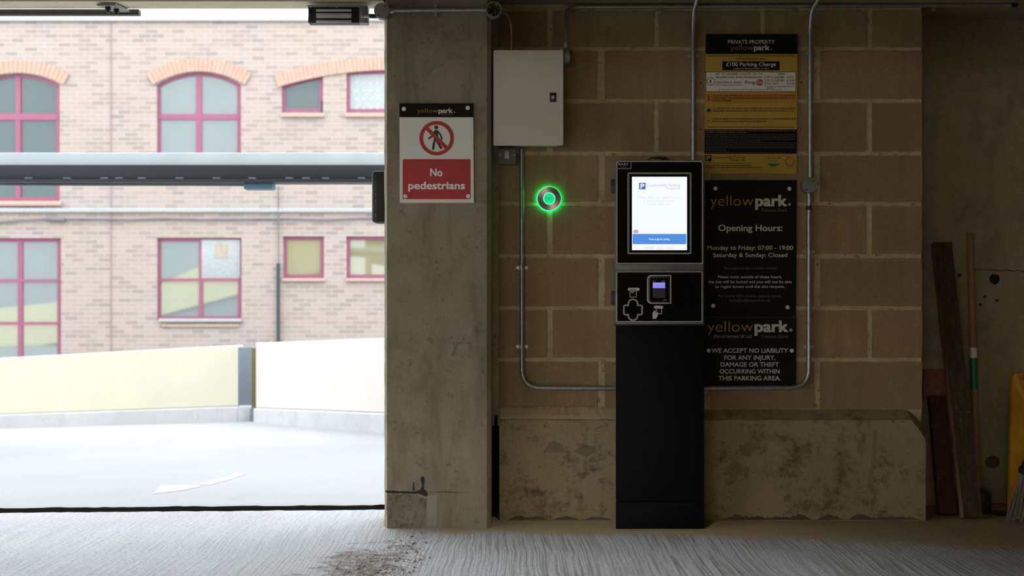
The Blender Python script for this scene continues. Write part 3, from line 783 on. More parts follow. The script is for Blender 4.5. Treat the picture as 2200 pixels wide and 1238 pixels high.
MB().pbox(603, 243, 697, 251, DB - .07, .08, .01).build('window_sill', M['sill'], bld)
w = window([(744, 153), (790, 151), (846, 150), (902, 151), (948, 153), (948, 242), (744, 242)], [(842, 152, 850, 240)], 'glass_white')
for i in range(4):
    for j in range(4): MB().pbox(764 + 15 * i, 176 + 18 * j, 768 + 15 * i, 180 + 18 * j, DB + .075, .01).build('vent_hole', M['lip'], w)
MB().pbox(741, 243, 951, 251, DB - .07, .08, .01).build('window_sill', M['sill'], bld)
w = window([(-52, 512), (131, 512), (131, 830), (-52, 830)], [(38, 514, 48, 828), (-50, 600, 129, 606), (-50, 692, 129, 698)], 'glass_clear')
w = window([(337, 511), (519, 511), (519, 688), (337, 688)], [(427, 513, 435, 686), (339, 598.5, 517, 605)], 'glass_clear')
MB().pbox(433, 515, 516, 598, DB + .05, .02, .004).build('white_board', M['glass_white'], w, label='white panel filling one pane')
MB().pbox(461, 524, 489, 555, DB + .045, .01).build('notice', M['beige'], w, label='beige notice')
MB().pbox(340, 685, 518, 692, DB - .08, .1, .01).build('window_sill', M['white_sill'], bld, label='white window sill')
MB().pbox(347, 696, 514, 703, DB - .04, .05, .01).build('brick_sill', M['sill'], bld)
for x0, x1, g in ((608, 696, 'glass_olive'), (744, 948, 'glass_olive')):
    window([(x0, 508), (x1, 508), (x1, 598), (x0, 598)], [(842, 510, 850, 596)] if x1 > 800 else [], g)
    MB().pbox(x0 - 2, 598, x1 + 2, 605, DB - .06, .07, .01).build('window_sill', M['sill'], bld)
MB().tube([px(598, 400, DB - .05), px(598, 570, DB - .05)], .012).build('downpipe', M['cable'], bld)
MB().tube([px(597.5, 566, DB - .06), px(598, 780, DB - .06)], .03).build('downpipe', M['blackpipe'], bld, label='thick black downpipe')
cb = [px(x, y, DB - .04) for x, y in ((-120, 482), (0, 477.5), (60, 473), (110, 470), (135, 471.5), (160, 471), (220, 471.5), (280, 472.5), (350, 470), (430, 472), (520, 471.5), (610, 470), (700, 473), (780, 469), (900, 471))]
MB().tube(cb, .016).build('cable', M['cable'], bld)
MB().tube([px(100, 471, DB - .05), px(140, 472, DB - .05)], .035).build('cable_knot', M['cable'], bld)

# arrow painted on the yard
def ground_px(x, y):
    d = 6.0
    for _ in range(40):
        p = px(x, y, d); d = d + (p.z - yard_z(p.x, d)) * 3.0
    p = px(x, y, d); return Vector((p.x, p.y, yard_z(p.x, p.y) + .0015))
mk = MB()
for poly in ([(330, 1062), (345, 1044), (425, 1042), (432, 1046), (395, 1054)], [(425, 1042), (465, 1030), (520, 1016), (535, 1016), (500, 1030), (450, 1043)]):
    mk.bm.faces.new([mk.bm.verts.new(ground_px(x, y)) for x, y in poly])
mk.build('road_marking', M['whitepaint'], label='faint white arrow painted on the bright yard surface', cat='road marking')

# ------------------------------------------------------------------ entrance hardware
M['track'] = plain('dark_track_steel', (.075, .068, .058), .6)
tr = thing('gate_track', px(150, 16, 4.97), 'dark steel gate track under the lintel with a bolted plate', 'gate track')
MB().box(-4.0, px(298, 25, 4.985).x, 4.985, 5.02, 2.172, 2.196, .002).build('rail', M['track'], tr)
pl = [px(208, 6.5, 4.86), px(248, 6.5, 4.86), px(283, 22, 4.99), px(248, 22, 4.99)]
mb = MB(); z0 = 2.180
vs = [mb.bm.verts.new((p.x, p.y, z0)) for p in pl] + [mb.bm.verts.new((p.x, p.y, z0 + .009)) for p in pl]
for q in ((0, 1, 2, 3), (7, 6, 5, 4), (0, 4, 5, 1), (1, 5, 6, 2), (2, 6, 7, 3), (3, 7, 4, 0)): mb.bm.faces.new([vs[i] for i in q])
mb.build('mounting_plate', M['galv_dark'], tr, smooth=False)
for x, y, d in ((232, 13, 4.885), (250, 19, 4.925)):
    p = px(x, y, d); bt = MB().cyl((p.x, p.y, z0 - .014), (0, 0, 1), .012, .016, 6).cyl((p.x, p.y, z0 - .024), (0, 0, 1), .007, .012, 12).build('bolt', M['black'], tr, smooth=False)

ml = thing('magnetic_lock', px(725, 13, 4.86), 'black magnetic lock with silver strips fixed under the lintel', 'magnetic lock')
d = 4.85
MB().pbox(662, 12.5, 772, 49, d + .004, .05, .002).build('housing', M['black'], ml)
for y0, y1 in ((19.5, 24.5), (28.5, 38.5), (43, 48)): MB().pbox(679, y0, 755, y1, d - .001, .01, .001).build('core_strip', M['trim'], ml, label='silver strip')
MB().pbox(660, 11, 788, 13.5, d - .012, .09, .001).build('mounting_plate', M['galv_dark'], ml)
MB().pbox(771.5, 13, 790, 49.5, d + .002, .05, .002).build('end_block', M['galv_dark'], ml)
for x in (668, 724, 773): MB().cyl(px(x, 15.5, d + .004), (0, -1, 0), .0035, .006, 10).build('screw', M['bright'], ml)
for x, y in ((668, 24), (765, 22)): MB().cyl(px(x, y, d + .0045), (0, -1, 0), .004, .002, 10).build('screw_hole', M['void'], ml)
gl = MB().cyl(px(780, 34.5, d - .004), (1, 0, 0), .009, .03, 16).cyl(px(776, 34.5, d - .004), (1, 0, 0), .0115, .006, 6).build('cable_gland', M['bright'], ml)
MB().tube([px(794, 34.5, d - .004), px(806, 35, d - .004), px(818, 34, d - .01)], .0095).build('flexible_sleeve', M['black'], ml)

def round_box(cx, cy, r, d, depth, label, open_=False):
    c = px(cx, cy, d); R = r / F * d
    t = thing('junction_box', (c.x, d + depth, c.z), label, 'junction box')
    if not open_:
        MB().cyl((c.x, d + depth, c.z), (0, -1, 0), R * .97, depth - .004, 32).build('body', M['galv_dark'], t)
        MB().cyl((c.x, d + .005, c.z), (0, -1, 0), R, .005, 32, bev=.001).build('lid', M['galv_dark'], t)
        for a in (50, 230): MB().cyl((c.x + R * .72 * math.cos(math.radians(a)), d + .0005, c.z + R * .72 * math.sin(math.radians(a))), (0, -1, 0), .003, .0012, 10).build('screw', M['black'], t)
    else:
        n = 32; o = [(c.x + R * math.cos(2 * math.pi * i / n), c.z + R * math.sin(2 * math.pi * i / n)) for i in range(n)]
        k = [(c.x + R * .86 * math.cos(2 * math.pi * i / n), c.z + R * .86 * math.sin(2 * math.pi * i / n)) for i in range(n)]
        MB().frame(o, k, d, d + depth).cyl((c.x, d + depth, c.z), (0, -1, 0), R * .9, .004, 32).build('body', M['galv_dark'], t)
        MB().tube([(c.x - R * .35, d + depth - .006, c.z - R * .1), (c.x - R * .1, d + .012, c.z + R * .15), (c.x + R * .35, d + .010, c.z), (c.x + R * .25, d + .012, c.z - R * .45), (c.x - R * .25, d + .02, c.z - R * .3)], .006).build('wire', M['black'], t, label='black coiled wire')
        MB().tube([(c.x - R * .5, d + depth - .006, c.z - R * .3), (c.x - R * .55, d + .014, c.z - R * .55), (c.x - R * .2, d + .014, c.z - R * .62)], .003).build('wire', M['rust_ink'], t, label='brown wire')
        for a in (60, 150, 240): MB().cyl((c.x + R * .68 * math.cos(math.radians(a)), d + .01, c.z + R * .68 * math.sin(math.radians(a))), (0, -1, 0), .004, .006, 8).build('screw_boss', M['galv_dark'], t)
    return t
round_box(820, 22.5, 17, 4.80, .044, 'round closed conduit box on the pillar corner nearest the entrance')
round_box(1061, 20, 17, 4.80, .044, 'round open conduit box with loose black wire on the pillar edge', True)

def saddle(parent, x, y, d, horizontal=False):
    """two-lug pipe clip with its screws; x, y is where the pipe passes"""
    c = px(x, y, d); L = .026; w = .008
    dz = (lambda a, b: (c.x + a, c.z + b)) if not horizontal else (lambda a, b: (c.x + b, c.z + a))
    mb = MB()
    for s in (-1, 1):
        n = 8; q = [dz(s * .010, -w), dz(s * .010, w)]
        for i in range(n + 1):
            a = math.pi / 2 - math.pi * i / n; q.append(dz(s * (L - w + w * math.cos(a)), w * math.sin(a)))
        mb.prism(q, d + .008, d + .012)
    pts = [(-.0115, .010), (-.0115, -.004), (-.008, -.0105), (0, -.0125), (.008, -.0105), (.0115, -.004), (.0115, .010)]
    for (a, y0), (b, y1) in zip(pts, pts[1:]):
        p = [(*dz(a, -w), y0), (*dz(b, -w), y1), (*dz(b, w), y1), (*dz(a, w), y0)]
        mb.quad([(v[0], d + v[2], v[1]) for v in p])
    o = mb.build('saddle_clip', M['galv'], parent, smooth=False)
    for s in (-1, 1):
        q = dz(s * .019, 0); MB().cyl((q[0], d + .009, q[1]), (0, -1, 0), .0042, .004, 12, bev=.001).build('screw', M['bright'], o)
    return o
def coupling(parent, p, axis, L=.03, r=.0128, mat='galv'):
    return MB().cyl(Vector(p) - Vector(axis) * L / 2, axis, r, L, 18, bev=.001).build('coupling', M[mat], parent)
RC = .0102; DW = 5.045
# from box to box across the pillar
d = 4.828
t = thing('conduit_pipe', px(940, 22, d), 'short steel conduit joining two round boxes across the pillar top', 'conduit')
MB().tube([px(836, 22.5, d), px(1046, 20.5, d)], .0088).build('tube', M['galv'], t)
coupling(t, px(842, 23, d), (1, 0, 0), .018); coupling(t, px(1037, 20.5, d), (1, 0, 0), .018)
saddle(t, 936, 21.5, d, True)
# thin pipe into the enclosure
t = thing('conduit_pipe', px(1098, 108, 4.95), 'thin curved pipe rising from the top of the grey enclosure', 'conduit')
MB().tube(bend([px(1098.5, 112, 4.95), px(1098.5, 52, 4.95), px(1090, 30, 4.90), px(1074, 26, 4.84)], .04), .0055).build('tube', M['galv'], t)
coupling(t, px(1098.5, 98, 4.95), (0, 0, 1), .02, .0072)
# along the ceiling line
t = thing('conduit_pipe', px(1700, 14, DW), 'long steel conduit running along the top of the block wall', 'conduit')
MB().tube(bend([px(1216.5, 106, 4.955), px(1216.5, 60, 4.975), px(1216.5, 14.5, DW), px(1300, 14.5, DW), px(2168, 10.5, DW)], .085, 12), .0095).build('tube', M['galv'], t)
coupling(t, px(1216.5, 98, 4.955), (0, 0, 1), .022); coupling(t, px(2164, 10.5, DW), (1, 0, 0), .03)
saddle(t, 1418.5, 14, DW, True); saddle(t, 2008, 11, DW, True)
for s, x in ((0, 2168),):
    MB().cyl(px(2170, 10.5, DW), (1, 0, 0), .011, .03, 12).build('end_cap', M['black'], t)
c = px(1210, 122, 4.93)
t = thing('junction_box', (c.x + .001, c.y, c.z), 'round conduit box on the side of the grey enclosure', 'junction box')
MB().cyl((c.x + .001, c.y, c.z), (1, 0, 0), .035, .026, 28, bev=.003).build('body', M['galv_dark'], t)
MB().cyl((c.x + .027, c.y, c.z), (1, 0, 0), .028, .006, 28).build('lid', M['black'], t)
# drop behind the kiosk
t = thing('conduit_pipe', px(1489, 345, DW), 'vertical steel conduit dropping from the ceiling behind the kiosk', 'conduit')
MB().tube(bend([px(1489.5, 420, DW), px(1489.5, 60, DW), px(1491, 22, 5.012), Vector((.795, 4.99, ZC + .004))], .06), RC).build('tube', M['galv'], t)
saddle(t, 1489, 119.5, DW)
# enclosure to kiosk
t = thing('conduit_pipe', px(1122, 700, DW), 'steel conduit bending from the grey enclosure towards the kiosk', 'conduit')
MB().tube(bend([Vector((px(1121, 0, DW).x, DW, 1.60)), px(1121.5, 833.5, DW), px(1330, 834.5, DW), px(1345, 834.5, DW)], .085, 12), RC).build('tube', M['galv'], t)
coupling(t, px(1121.5, 552, DW), (0, 0, 1), .035, .0115)
saddle(t, 1121.5, 575.5, DW); saddle(t, 1121.5, 745, DW)
# kiosk up to the ceiling on the far side of the signs; runs in front of the lowest sign's foot
t = thing('conduit_pipe', px(1738, 600, DW), 'tall steel conduit beside the stacked signs, bending under them', 'conduit')
DQ = 5.036
MB().tube(bend([px(1500, 834.5, DQ), px(1738, 833, DQ), px(1738, 416, DQ)], .085, 12), RC).build('tube', M['galv'], t)
MB().tube(bend([px(1741, 381.5, DQ), px(1741, 60, DQ), px(1744, 22, 5.008), Vector((1.314, 4.985, ZC + .004))], .06), RC).build('tube', M['galv'], t)
coupling(t, px(1739, 429, DQ), (0, 0, 1), .034); coupling(t, px(1738, 447, DQ), (0, 0, 1), .018, .0125, 'black'); coupling(t, px(1741, 373, DQ), (0, 0, 1), .03)
for y in (114, 541, 745): saddle(t, 1741 if y < 400 else 1738, y, DQ)
round_box(1739.5, 398.5, 16, 5.012, .046, 'round grey conduit box half way up the tall conduit')

# black stop block on the pillar's flank
t = thing('gate_buffer', px(811, 478, 4.95), 'black rubber buffer bolted to the entrance side of the pillar', 'buffer')
a = px(798.5, 478, 4.93); b = px(823, 367, 4.93)
MB().box(a.x, -.533, 4.93, 5.06, a.z, b.z, .012, 3).build('block', M['rubber'], t)
for i in range(16):
    y = 378 + i * 6.2 + random.uniform(-1, 1)
    MB().pbox(806.6, y, 807.6, y + random.uniform(1.5, 4.5), 4.929, .002).build('scratch', M['scuff'], t)

# grey enclosure
t = thing('electrical_enclosure', px(1135, 312, 5.06), 'pale grey metal enclosure on the wall with a black door lock', 'enclosure')
d = 4.86
MB().pbox(1067, 115, 1203, 305, d + .016, .183, .004).build('body', M['enc'], t)
dr = MB().pprism(rrect(1060, 108, 1210, 312.5, 3), d, .017, .002).build('door', M['enc'], t)
lk = MB().pbox(1181, 199, 1195, 219.5, d - .003, .006, .001).build('lock', M['black'], dr, label='black lock plate')
MB().cyl(px(1188, 209, d - .002), (0, -1, 0), .007, .003, 16).build('lock_barrel', M['bright'], dr, label='bright lock barrel')
t = thing('isolator_switch', px(1089, 353, 5.05), 'small dark grey metal switch box under the grey enclosure', 'switch')
MB().box(px(1070.5, 0, 5.01).x, px(1108.5, 0, 5.01).x, 5.012, 5.064, px(0, 353, 5.01).z, 1.594, .004).build('box', M['greybox'], t)
MB().pprism(rrect(1070, 321, 1109, 353, 4), 5.003, .009, .0015).build('front_plate', M['greybox'], t)
MB().pbox(1084, 324.5, 1094, 341, 4.997, .008, .002).build('rocker', M['rocker'], t, label='off white rocker')
for x in (1074.5, 1104): MB().cyl(px(x, 333, 5.003), (0, -1, 0), .0032, .0022, 10).build('screw', M['bright'], t)

# exit button
c = px(1180, 426.5, 5.03)
t = thing('exit_button', (c.x, YB, c.z), 'round steel exit button glowing green on the block wall', 'button')
def ring(R0, R1, y0, y1, n=48):
    f = lambda R: [(c.x + R * math.cos(2 * math.pi * i / n), c.z + R * math.sin(2 * math.pi * i / n)) for i in range(n)]
    return MB().frame(f(R0), f(R1), y0, y1)
MB().cyl((c.x, YB + .002, c.z), (0, -1, 0), .044, .012, 40).build('back_box', M['black'], t)
ring(.0535, .044, 5.048, 5.0565).build('light_ring', M['e_halo'], t, label='green light ring')
MB().cyl((c.x, 5.046, c.z), (0, -1, 0), .0495, .003, 48).build('back_plate', M['black'], t)
ring(.0515, .026, 5.034, 5.043).build('steel_bezel', M['brushed'], t, label='brushed steel ring')
MB().cyl((c.x, 5.043, c.z), (0, -1, 0), .0235, .010, 40, bev=.002).build('push_button', M['e_green'], t, label='lit green push button')
ring(.0265, .0230, 5.0325, 5.043).build('button_rim', M['e_mint'], t, label='pale green lit rim')
text(t, 'lettering', [('EXIT', 1172.5, 1187, 430, 6.5, REG)], 5.0322, M['e_dkgreen'])

# wall plugs beside the tariff sign
for x, y, m, lb in ((1505.5, 178, 'brownplug', 'tiny brown wall plug beside the white box of the tariff sign, kiosk side'), (1722.5, 177, 'brownplug', 'tiny dark wall plug between the tariff sign and the tall conduit, upper one'),
                    (1505.5, 278, 'brownplug', 'tiny brown wall plug level with the small print, above the kiosk'), (1721, 278.5, 'redspot', 'tiny red wall plug between tariff sign and conduit')):
    MB().cyl(px(x, y, YB - .002), (0, 1, 0), .0042, .006, 10).build('wall_plug', M[m], label=lb, cat='wall plug', group='wall plugs around the tariff sign')

# ------------------------------------------------------------------ signs
def screw_cap(parent, x, y, d, r=4.6):
    c = px(x, y, d); return MB().cyl((c.x, d, c.z), (0, -1, 0), r / F * d, .004, 20, bev=.0015).build('screw_cap', M['cap'], parent)
E_ = .0004
def logo(parent, d, y0, y1, p0, p1, dot, rd, base, caph):
    text(parent, 'logo', [('yellow', y0, y1, base, caph, THIN)], d, M['yel_text'], 'thin amber half of the logo')
    text(parent, 'logo', [('park', p0, p1, base, caph, .035)], d, M['white_text'], 'bold white half of the logo')
    MB().pprism(ell(dot, base - rd, rd, rd, 18), d, .0003).build('logo_dot', M['yel_text'], parent, smooth=False)

# no pedestrians
d = 4.838
t = thing('warning_sign', px(938, 436, 4.842), 'no pedestrians sign with red circle and red panel on the pillar', 'sign')
MB().pprism([(858, 222), (1016.5, 222), (1018, 436), (859, 436)], d, .005).build('board', M['white'], t, smooth=False)
MB().pprism([(858, 222), (1016.5, 222), (1016.8, 252), (858, 252)], d - E_, .001).build('header_band', M['signblack'], t, smooth=False)
logo(t, d - 2 * E_, 897, 941, 942, 972.5, 976.3, 1.5, 242.5, 9.6)
text(t, 'lettering', [('Tobacco Dock', 948, 974, 247.3, 2.6, REG)], d - 2 * E_, M['grey_text'])
MB().pframe(ell(938, 297, 37, 37, 48), ell(938, 297, 29.3, 29.3, 48), d - 3 * E_, .001).pprism([(914.5, 278.8), (920, 273.3), (961.5, 314.8), (956, 320.3)], d - 3.2 * E_, .001).build('prohibition_ring', M['red'], t, smooth=False)
def limb(pts, rad):
    mb_ = MB(); P_ = pts
    for (a, b) in zip(P_, P_[1:]):
        ang = math.atan2(b[1] - a[1], b[0] - a[0]); q = []
        for i in range(9): q.append((b[0] + rad * math.cos(ang - math.pi / 2 + math.pi * i / 8), b[1] + rad * math.sin(ang - math.pi / 2 + math.pi * i / 8)))
        for i in range(9): q.append((a[0] + rad * math.cos(ang + math.pi / 2 + math.pi * i / 8), a[1] + rad * math.sin(ang + math.pi / 2 + math.pi * i / 8)))
        yield q
fig = MB().pprism(ell(937.3, 273.7, 4.2, 4.2, 20), d - 1.5 * E_, .001)
for pts, r in (([(937, 283.5), (936.5, 299)], 4.6), ([(940, 282), (946.5, 290), (949, 299)], 1.8), ([(934, 283), (931, 291), (921.5, 297.5)], 1.8), ([(935, 299), (932, 309), (930.8, 319.5)], 2.5), ([(939, 300), (941.5, 308), (947.5, 318)], 2.5)):
    for q in limb(pts, r): fig.pprism(q, d - 1.5 * E_ - random.random() * .0001, .001)
fig.build('walking_figure', M['dark_text'], t, smooth=False, label='black walking figure')
MB().pprism(rrect(865, 342, 1011, 428, 3), d - E_, .001).build('red_panel', M['red'], t, smooth=False)
text(t, 'lettering', [('No', 924, 950.5, 378.3, 15.8, .03), ('pedestrians', 877, 999, 406.3, 15.6, .03)], d - 2 * E_, M['pure_text'])
for x, y in ((867.8, 234.3), (1005, 232), (871, 422), (1006, 421.8)): screw_cap(t, x, y, d)

# tariff sign
d = 5.05
t = thing('tariff_sign', px(1613, 373, YB), 'yellow and black parking tariff sign, topmost sign above the opening hours', 'sign')
MB().pprism([(1516.5, 73.5), (1713.5, 73.5), (1711.5, 373), (1513, 373)], d, .008).build('board', M['sign_yellow'], t, smooth=False)
MB().pprism([(1516.5, 73.5), (1713.5, 73.5), (1713.2, 116), (1516, 116)], d - E_, .001).build('header_band', M['signblack'], t, smooth=False)
text(t, 'lettering', [('PRIVATE PROPERTY', 1564, 1664, 94, 8, .012), ('£100 Parking Charge', 1560, 1667, 142, 7.8, .018), ('(reduced to £60 if paid within 14 days)', 1576, 1651, 148.6, 3, REG)], d - 2 * E_, M['white_text'], 'white lettering')
logo(t, d - 2 * E_, 1570, 1618.5, 1619.5, 1653.5, 1657.6, 1.4, 107.5, 11)
MB().pbox(1552, 132, 1675, 151, d - E_, .001).build('charge_box', M['signblack'], t)
wb = MB().pbox(1516.2, 154.3, 1710.2, 197.3, d - .5 * E_, .001).build('white_box_edge', M['signblack'], t)
MB().pbox(1517.2, 155.3, 1709.2, 196.3, d - E_, .001).build('white_box', M['white'], t, label='white box')
MB().pbox(1514.5, 201, 1712.5, 222, d - .6 * E_, .001).build('orange_band', M['sign_orange'], t, label='faded orange band')
text(t, 'lettering', [('PARKING ENFORCEMENT IN OPERATION 24 HOURS VIA ANPR & WARDEN PATROLS', 1521, 1707, 121.8, 3.4), ('TERMS & CONDITIONS APPLY', 1580, 1645, 128.6, 3.6, .01),
    ('PAY   AT   MACHINES   LOCATED   ON   THE', 1537.5, 1639, 161.2, 4.2, .01), ('GROUND FLOOR OR VIA THE RINGGO APP.', 1537.5, 1638.5, 168.2, 4.2, .01), ('LOCATION ID: 819625', 1537.5, 1593, 179.5, 4.6, .01),
    ('Please see Ringgo Signage for full details.', 1537.5, 1595.5, 184.2, 2.6), ('£', 1524, 1530, 178, 7.4, .02),
    ('TARIFF', 1670.5, 1686, 161.2, 4, .01), ('UP TO 2 HOURS', 1647, 1684.5, 168.2, 4.4, .01), ('£7.00', 1691, 1704, 168.2, 4.4, .01), ('UP TO 4 HOURS', 1647, 1684.5, 175, 4.4, .01), ('£12.00', 1691, 1707, 175, 4.4, .01),
    ('FULL DAY*', 1647, 1673, 181.8, 4.4, .01), ('£15.00', 1690, 1706.5, 181.8, 4.4, .01),
    ('NO TICKET NEEDS TO BE DISPLAYED IN YOUR VEHICLE. CARD ONLY, NO CASH PAYMENTS ACCEPTED.', 1543, 1682.5, 194, 2.6),
    ('YOU MUST MAKE PAYMENT FOR THE FULL DURATION OF YOUR STAY. YOU MUST ENTER', 1531, 1709, 207.4, 3.5, .012), ('YOUR CORRECT VEHICLE REGISTRATION WHEN MAKING PAYMENT INTO RINGGO OR THE', 1531, 1708.5, 212.8, 3.5, .012), ('PAYMENT TERMINAL.', 1531, 1573, 218, 3.5, .012),
    ('ALL  VEHICLES  MUST  BE  PARKED  FULLY  WITHIN  THE  CONFINES  OF  A  SINGLE  MARKED', 1531, 1709, 234.8, 3.4, .012), ('PARKING BAY. NO PARKING ON DOUBLE YELLOW LINES OR IN TURNING ZONE AT ANY TIME.', 1531, 1707, 240.4, 3.4, .012),
    ('VEHICLES PARKING WITHIN BLUE BADGE BAYS MUST DISPLAY A VALID BLUE BADGE. BLUE', 1531, 1709, 257.2, 3.4, .012), ('BADGE HOLDERS ARE NOT EXEMPT FROM THE ABOVE FEES.', 1531, 1648, 262.8, 3.4, .012),
    ('PRE-BOOKINGS, BULK BOOKINGS AND FLEET BOOKINGS AVAILABLE BY VISITING WWW.YELLOWPARK.CO.UK', 1518, 1707, 274.6, 2.8, .01),
    ('Countrywide Parking', 1530, 1600, 340.6, 5.6), ('Management', 1570, 1600, 346.2, 4), ('Car Park Managed by Countrywide Parking Management Ltd', 1515, 1613, 351.8, 2.6), ], d - 2.5 * E_, M['dark_text'], 'black lettering')
def small_print(mb, x0, x1, y, h, dd, rnd):
    x = x0
    while x < x1:
        w = min(rnd.uniform(2.5, 8.5), x1 - x); mb.pbox(x, y - h, x + w, y, dd, .0003); x += w + 1.3
rs = random.Random(5)
sp = MB()
for y, x1 in ((356.4, 1613), (360.6, 1636)): small_print(sp, 1515, x1, y, 1.5, d - E_, rs)
for y, x1 in ((186.6, 1706), (190, 1664)): small_print(sp, 1647, x1, y, 1.2, d - 2 * E_, rs)
sp.build('small_print', M['dark_text'], t, smooth=False)
MB().pframe(ell(1527, 175, 8.8, 8.8, 36), ell(1527, 175, 7.7, 7.7, 36), d - 2 * E_, .0003).build('coin_ring', M['dark_text'], t, smooth=False)
MB().pbox(1643.2, 162, 1644, 186, d - 2 * E_, .0003).build('divider', M['dark_text'], t)
text(t, 'payment_logo', [('Ring', 1600.5, 1622.5, 180, 6.8, .015)], d - 2.5 * E_, M['purple'], 'purple lettering')
MB().pprism(ell(1632, 177.2, 8, 6.8, 28), d - 2 * E_, .0003).build('payment_logo_disc', M['crimson'], t, smooth=False, label='crimson disc')
text(t, 'payment_logo', [('Go', 1625.5, 1638.5, 180, 6.5, .01)], d - 2.8 * E_, M['pure_text'], 'white lettering')
for y0, y1 in ((204, 217.5), (229.5, 242.5), (252.5, 265)):
    MB().pframe([(1516.5, y0), (1529, y0), (1529, y1), (1516.5, y1)], [(1517.3, y0 + .8), (1528.2, y0 + .8), (1528.2, y1 - .8), (1517.3, y1 - .8)], d - 1.2 * E_, .0003).build('icon_box', M['rust_ink'], t, smooth=False)
MB().pprism([(1518.5, 240), (1518.5, 236), (1520, 235), (1521, 232.6), (1524.5, 232.6), (1525.6, 235), (1527, 236), (1527, 240)], d - 1.4 * E_, .0003).build('car_icon', M['dark_text'], t, smooth=False)
MB().pbox(1520.5, 206.5, 1525, 209, d - 1.4 * E_, .0003).pbox(1521, 212, 1525, 215, d - 1.4 * E_, .0003).build('phone_icon', M['dark_text'], t)
MB().pprism(ell(1522.4, 259.5, 1.7, 1.5, 12), d - 1.4 * E_, .0003).build('badge_icon', M['dark_text'], t, smooth=False)
MB().pprism([(1513.8, 278), (1712, 278), (1711.6, 330.5), (1513.4, 330.5)], d - E_, .001).build('terms_panel', M['signblack'], t, smooth=False)
text(t, 'lettering', [('BY ENTERING OR REMAINING ON THIS LAND YOU AGREE TO ABIDE BY ALL OF THE TERMS AND CONDITIONS. BREACH OF ANY TERM', 1516, 1709, 282, 2.1), ('WILL RESULT IN THE DRIVER BEING LIABLE FOR A PARKING CHARGE', 1516, 1605, 285.6, 2.1)], d - 2 * E_, M['grey_text'])
sp = MB()
for k, x1 in enumerate((1709, 1709, 1709, 1709, 1634, 1709, 1709, 1709, 1709, 1561, 1566, 1686)): small_print(sp, 1516, x1, 289.6 + k * 3.55, 1.1, d - 1.6 * E_, rs)
sp.build('small_print', M['dim_text'], t, smooth=False)
MB().pbox(1515, 333, 1528.3, 346.8, d - E_, .001).build('parking_logo', M['signblack'], t)
text(t, 'parking_logo', [('P', 1518, 1526, 344.8, 10, .03)], d - 2 * E_, M['sign_yellow'])
MB().pframe([(1647, 336), (1681, 336), (1681, 360.5), (1647, 360.5)], [(1647.6, 336.6), (1680.4, 336.6), (1680.4, 359.9), (1647.6, 359.9)], d - E_, .0003).build('badge_outline', M['rust_ink'], t, smooth=False)
text(t, 'badge_lettering', [('GET YOUR', 1649, 1668, 341.6, 3.2, .01), ('CAT', 1663, 1671, 348.6, 3.2, .01)], d - 2 * E_, M['dark_text'])
MB().pprism([(1649, 351), (1678, 351), (1672, 354.5), (1662, 359), (1653, 356)], d - E_, .0003).pprism([(1670, 340.5), (1673, 337.5), (1678, 337.5), (1676, 341)], d - E_, .0003).build('badge_swoosh', M['green_ink'], t, smooth=False)
MB().pprism(ell(1657, 346.8, 1.8, 2, 12), d - E_, .0003).build('badge_dot', M['rust_ink'], t, smooth=False)
MB().pframe(ell(1697, 347.5, 10.8, 10.8, 32), ell(1697, 347.5, 7.2, 7.2, 32), d - E_, .0003).pframe(ell(1697, 347.5, 4.5, 4, 24), ell(1697, 347.5, 3.6, 3.1, 24), d - E_, .0003).build('round_seal', M['rust_ink'], t, smooth=False)
text(t, 'lettering', [('COMPANY LTD', 1689.5, 1709.5, 362.3, 2)], d - 2 * E_, M['dark_text'])

# opening hours
t = thing('opening_hours_sign', px(1613, 681, YB), 'black opening hours sign between the tariff sign and the liability sign', 'sign')
MB().pprism([(1515.5, 387), (1711.8, 387), (1710.2, 681.5), (1513.5, 681.5)], d, .008).build('board', M['signblack'], t, smooth=False)
e = d - E_
logo(t, e, 1526.5, 1618.5, 1622.5, 1691, 1696.2, 3.3, 442.6, 23)
text(t, 'lettering', [('Opening Hours:', 1543, 1681, 496.3, 13.2, .02), ('Monday to Friday: 07:00 - 19:00', 1519.5, 1704, 536.7, 8.6, .014), ('Saturday & Sunday: Closed', 1532, 1691.5, 552.4, 8.6, .014),
    ('Please note: outside of these hours,', 1542.5, 1680, 598, 6, .012), ('the site will be locked and you will not be able', 1521.8, 1701, 608.6, 6, .012), ('to regain access until the site reopens.', 1536.3, 1686, 618.7, 6, .012)], e, M['white_text'])
text(t, 'lettering', [('Tobacco Dock', 1635.5, 1691.5, 454.8, 6.6, THIN), ('*exceptions for certain events', 1555, 1668, 579, 6.2, THIN), ('For more information, please email:', 1543.5, 1678, 638.8, 6.2, THIN), ('hello@yellowpark.co.uk', 1567, 1654.4, 648.4, 6.2, THIN)], e, M['grey_text'], 'thin grey lettering')
for x, y in ((1536.8, 405.2), (1695.7, 406), (1532, 657.3), (1691.7, 660.5)): screw_cap(t, x, y, d, 4.3)
